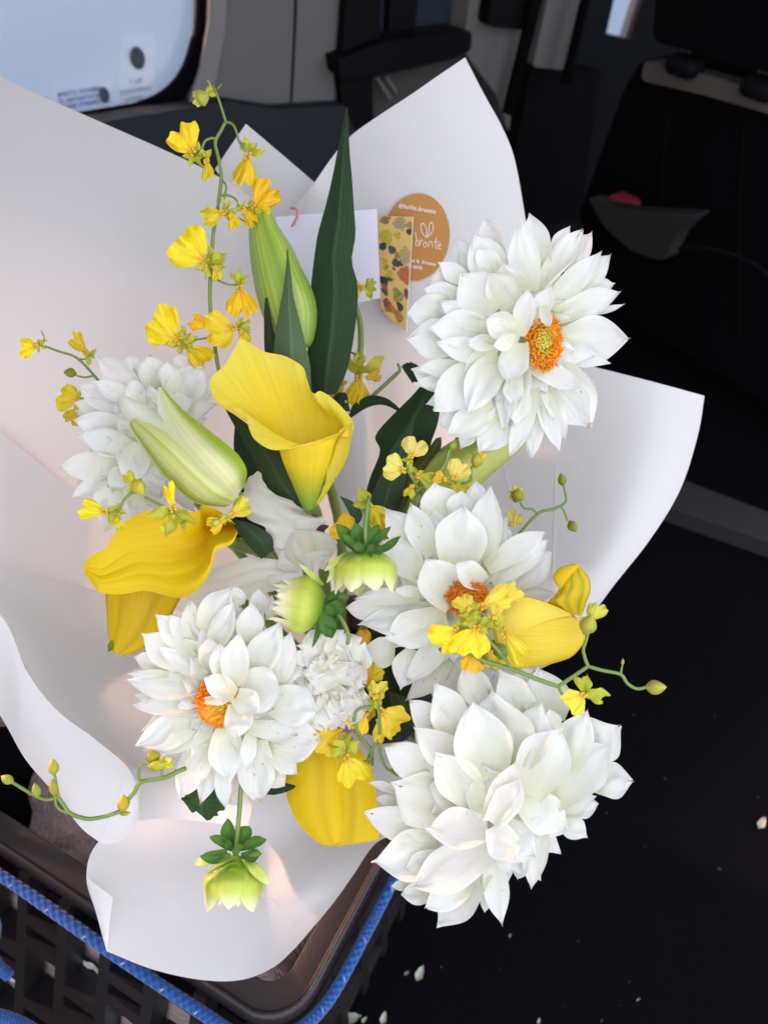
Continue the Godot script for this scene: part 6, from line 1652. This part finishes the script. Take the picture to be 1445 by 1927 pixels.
	orchid(w, 664, 1372, 80, 40, 50, 2, {"c": Color(0.76, 0.48, 0.004), "petals": []})
	orchid(w, 690, 1290, 60, 44, 40, -20, {"c": Color(0.72, 0.46, 0.004), "petals": [120.0, 240.0]})
	orchid(w, 690, 1310, -100, 50, 50, -24, {"c": Color(0.74, 0.46, 0.004), "petals": []})
	orchid(w, 684, 1246, 110, 60, 50, -40, {"c": Color(0.62, 0.32, 0.004), "petals": [200.0]})
	orchid(w, 682, 1240, 300, 44, 40, -44, {"c": Color(0.66, 0.36, 0.004), "petals": []})
	orchid_bud(w, 752, 1448, 6, 36, 25, 16, Color(0.42, 0.38, 0.03))
	var b := spray("orchid twig of closed buds curving out at the lower left over the rolled paper", [340, 1450], 0.418, [
		[5.4, 4.8, [350, 1446, -14, 337, 1451, 0, 310, 1463, 4, 266, 1472, 6, 254, 1490, 8, 242, 1504, 8]], [5.0, 4.4, [242, 1506, 8, 236, 1520, 8, 218, 1530, 8, 180, 1540, 8, 155, 1539, 8, 131, 1529, 8, 120, 1514, 8, 110, 1500, 8]], [4.2, 3.4, [110, 1500, 8, 95, 1504, 8, 80, 1503, 8, 60, 1494, 8, 40, 1482, 8, 20, 1470, 8]], [3.4, 2.8, [131, 1530, 8, 114, 1524, 10, 106, 1514, 10, 104, 1500, 10, 102, 1488, 10]], [3.4, 2.8, [111, 1502, 8, 108, 1484, 9, 105, 1466, 9, 102, 1450, 9]],
		[3.6, 3.0, [264, 1472, 6, 261, 1456, 10, 264, 1442, 12, 276, 1438, 12]], [3.2, 2.8, [306, 1464, 4, 305, 1456, 8, 306, 1446, 8]]])
	orchid_bud(b, 15, 1467, 152, 28, 17, 8, Color(0.42, 0.44, 0.05))
	orchid_bud(b, 69, 1488, 104, 30, 17, 8, Color(0.36, 0.42, 0.05))
	orchid_bud(b, 101, 1444, 94, 34, 19, 9, Color(0.52, 0.46, 0.04))
	orchid_bud(b, 101, 1482, 100, 36, 16, 10, Color(0.40, 0.40, 0.03))
	orchid_bud(b, 232, 1512, 86, 36, 22, 10, Color(0.62, 0.46, 0.02))
	orchid_bud(b, 236, 1531, 8, 22, 8, 8, Color(0.40, 0.42, 0.06))
	orchid_bud(b, 296, 1440, 12, 40, 22, 14, Color(0.50, 0.50, 0.04))
	orchid(b, 300, 1440, 15, 26, 22, 14, {"c": Color(0.56, 0.54, 0.04), "petals": [40.0, 320.0], "small": 0.5, "fold": -0.4})
	orchid_bud(b, 288, 1424, 20, 30, 26, 4, Color(0.44, 0.40, 0.02))
	var k := spray("orchid twig lying across the left dahlia and the yellow calla", [330, 960], 0.425, [
		[4.0, 3.2, [330, 965, -6, 316, 958, 4, 294, 946, 8, 272, 935, 8]], [3.6, 3.0, [258, 926, 8, 244, 930, 10, 232, 944, 10, 222, 964, 10, 216, 972, 10]], [2.8, 2.4, [322, 962, 4, 340, 960, 14, 352, 976, 16, 344, 984, 16, 334, 980, 16]]])
	orchid_bud(k, 262, 916, -60, 34, 26, 14, Color(0.62, 0.54, 0.03))
	orchid(k, 258, 916, 130, 34, 20, 14, {"c": Color(0.60, 0.50, 0.02), "petals": [40.0, 80.0, 300.0], "small": 0.5, "fold": -0.4})
	orchid(k, 204, 964, 168, 54, 34, 12, {"petals": [150.0, 200.0, 240.0], "small": 0.6, "fold": -0.2})
	orchid(k, 218, 976, -60, 26, 16, 12, {"c": lime, "petals": [60.0, 120.0]})
	orchid(k, 328, 964, 104, 56, 18, 18, {"petals": [160.0, 200.0, 240.0, 90.0], "small": 0.8})
	orchid(k, 326, 968, -110, 36, 22, 18, {"c": lime, "petals": [60.0, 120.0, 200.0]})
	orchid(k, 432, 972, 32, 46, 34, 12, {"c": Color(0.72, 0.62, 0.03), "petals": [150.0, 190.0]})
	orchid(k, 424, 976, -150, 36, 30, 10, {"c": Color(0.76, 0.48, 0.006), "petals": [60.0, 120.0, 300.0]})
	orchid_bud(k, 406, 984, 20, 22, 16, 12, Color(0.60, 0.58, 0.08))
	var q := spray("orchid blooms in shadow between the dark leaf and the upper right dahlia", [675, 760], 0.525, [
		[7.5, 6.5, [668, 780, -10, 674, 700, 0, 679, 650, 0, 678, 610, 2, 672, 585, 4, 660, 560, 6]], [2.6, 2.2, [666, 680, 0, 668, 668, 4, 660, 662, 4]], [5.0, 4.4, [650, 790, -20, 690, 755, 0, 720, 728, 2, 750, 700, 2]], [4.0, 3.0, [750, 702, 2, 752, 694, 2, 748, 684, 2]]])
	orchid(q, 676, 703, -96, 62, 44, 6, {"c": Color(0.70, 0.50, 0.01), "petals": [130.0, 170.0, 200.0, 240.0], "small": 0.8})
	orchid(q, 650, 716, 216, 44, 40, -4, {"c": Color(0.62, 0.42, 0.01), "petals": []})
	orchid(q, 690, 712, 20, 28, 26, 4, {"c": Color(0.66, 0.44, 0.01), "petals": []})
	orchid(q, 686, 540, 190, 34, 44, 6, {"c": Color(0.62, 0.56, 0.08), "petals": [110.0, 150.0, 190.0, 220.0], "small": 0.85})
	var e := spray("small orchid bloom beside the glossy leaf above the green buds", [700, 1010], 0.445, [
		[3.4, 3.0, [710, 1030, -20, 698, 1000, 0, 690, 975, 4, 680, 955, 6]], [1.6, 1.2, [684, 950, 6, 694, 968, 10, 702, 980, 10]]])
	orchid(e, 694, 950, -48, 40, 40, 10, {"c": Color(0.76, 0.54, 0.01), "petals": [150.0, 180.0, 215.0], "small": 0.8})
	orchid(e, 708, 966, -66, 40, 36, 4, {"c": Color(0.78, 0.56, 0.02), "petals": []})
	orchid(e, 668, 1010, 140, 50, 60, -20, {"c": Color(0.78, 0.50, 0.004), "petals": []})
	orchid(e, 720, 1010, -20, 40, 50, -20, {"c": Color(0.78, 0.50, 0.004), "petals": []})

func _ready() -> void:
	rng.seed = 7
	wrink.seed = 11
	wrink.frequency = 1.0
	wrink.fractal_octaves = 2
	var cam := Camera3D.new()
	cam.name = "camera"
	cam.fov = 66.0
	cam.near = 0.02
	cam.far = 200.0
	cam.transform = Transform3D(Basis(Vector3.RIGHT, UPV, -FW), CAM)
	var at := CameraAttributesPhysical.new()
	at.frustum_focal_length = 18.478
	at.frustum_focus_distance = 0.45
	at.exposure_aperture = 5.2
	cam.attributes = at
	add_child(cam)
	var we := WorldEnvironment.new()
	we.name = "world"
	var env := Environment.new()
	env.background_mode = Environment.BG_SKY
	var sky := Sky.new()
	var sm := ProceduralSkyMaterial.new()
	sm.sky_top_color = Color(0.82, 0.84, 0.88)
	sm.sky_horizon_color = Color(0.94, 0.94, 0.945)
	sm.ground_bottom_color = Color(0.5, 0.5, 0.5)
	sm.ground_horizon_color = Color(0.76, 0.77, 0.78)
	sm.sky_energy_multiplier = 1.0
	sky.sky_material = sm
	env.sky = sky
	env.tonemap_mode = Environment.TONE_MAPPER_LINEAR
	env.tonemap_exposure = 2.9
	env.sdfgi_enabled = true
	env.ssao_enabled = true
	env.ssil_enabled = true
	we.environment = env
	add_child(we)
	var sun := DirectionalLight3D.new()
	sun.name = "sun"
	sun.light_energy = 0.95
	sun.light_color = Color(1.0, 0.76, 0.64)
	sun.light_angular_distance = 2.5
	sun.shadow_enabled = true
	sun.basis = Basis.looking_at(-Vector3(-0.8, 0.33, -0.4))
	add_child(sun)
	materials()
	var tint := StandardMaterial3D.new()
	tint.transparency = BaseMaterial3D.TRANSPARENCY_ALPHA
	tint.albedo_color = Color(0.05, 0.07, 0.10, 0.8)
	tint.roughness = 0.05
	M.tint = tint
	var film := StandardMaterial3D.new()
	film.transparency = BaseMaterial3D.TRANSPARENCY_ALPHA
	film.albedo_color = Color(0.75, 0.82, 0.92, 0.12)
	film.roughness = 0.1
	M.film = film
	M.scrap = mat(lin(0.6, 0.6, 0.6), 0.8)
	van()
	crate()
	papers()
	stationery()
	leaves()
	lily_flower()
	lily_buds()
	callas()
	dahlia_heads()
	dahlia_buds()
	orchids()
	debris()
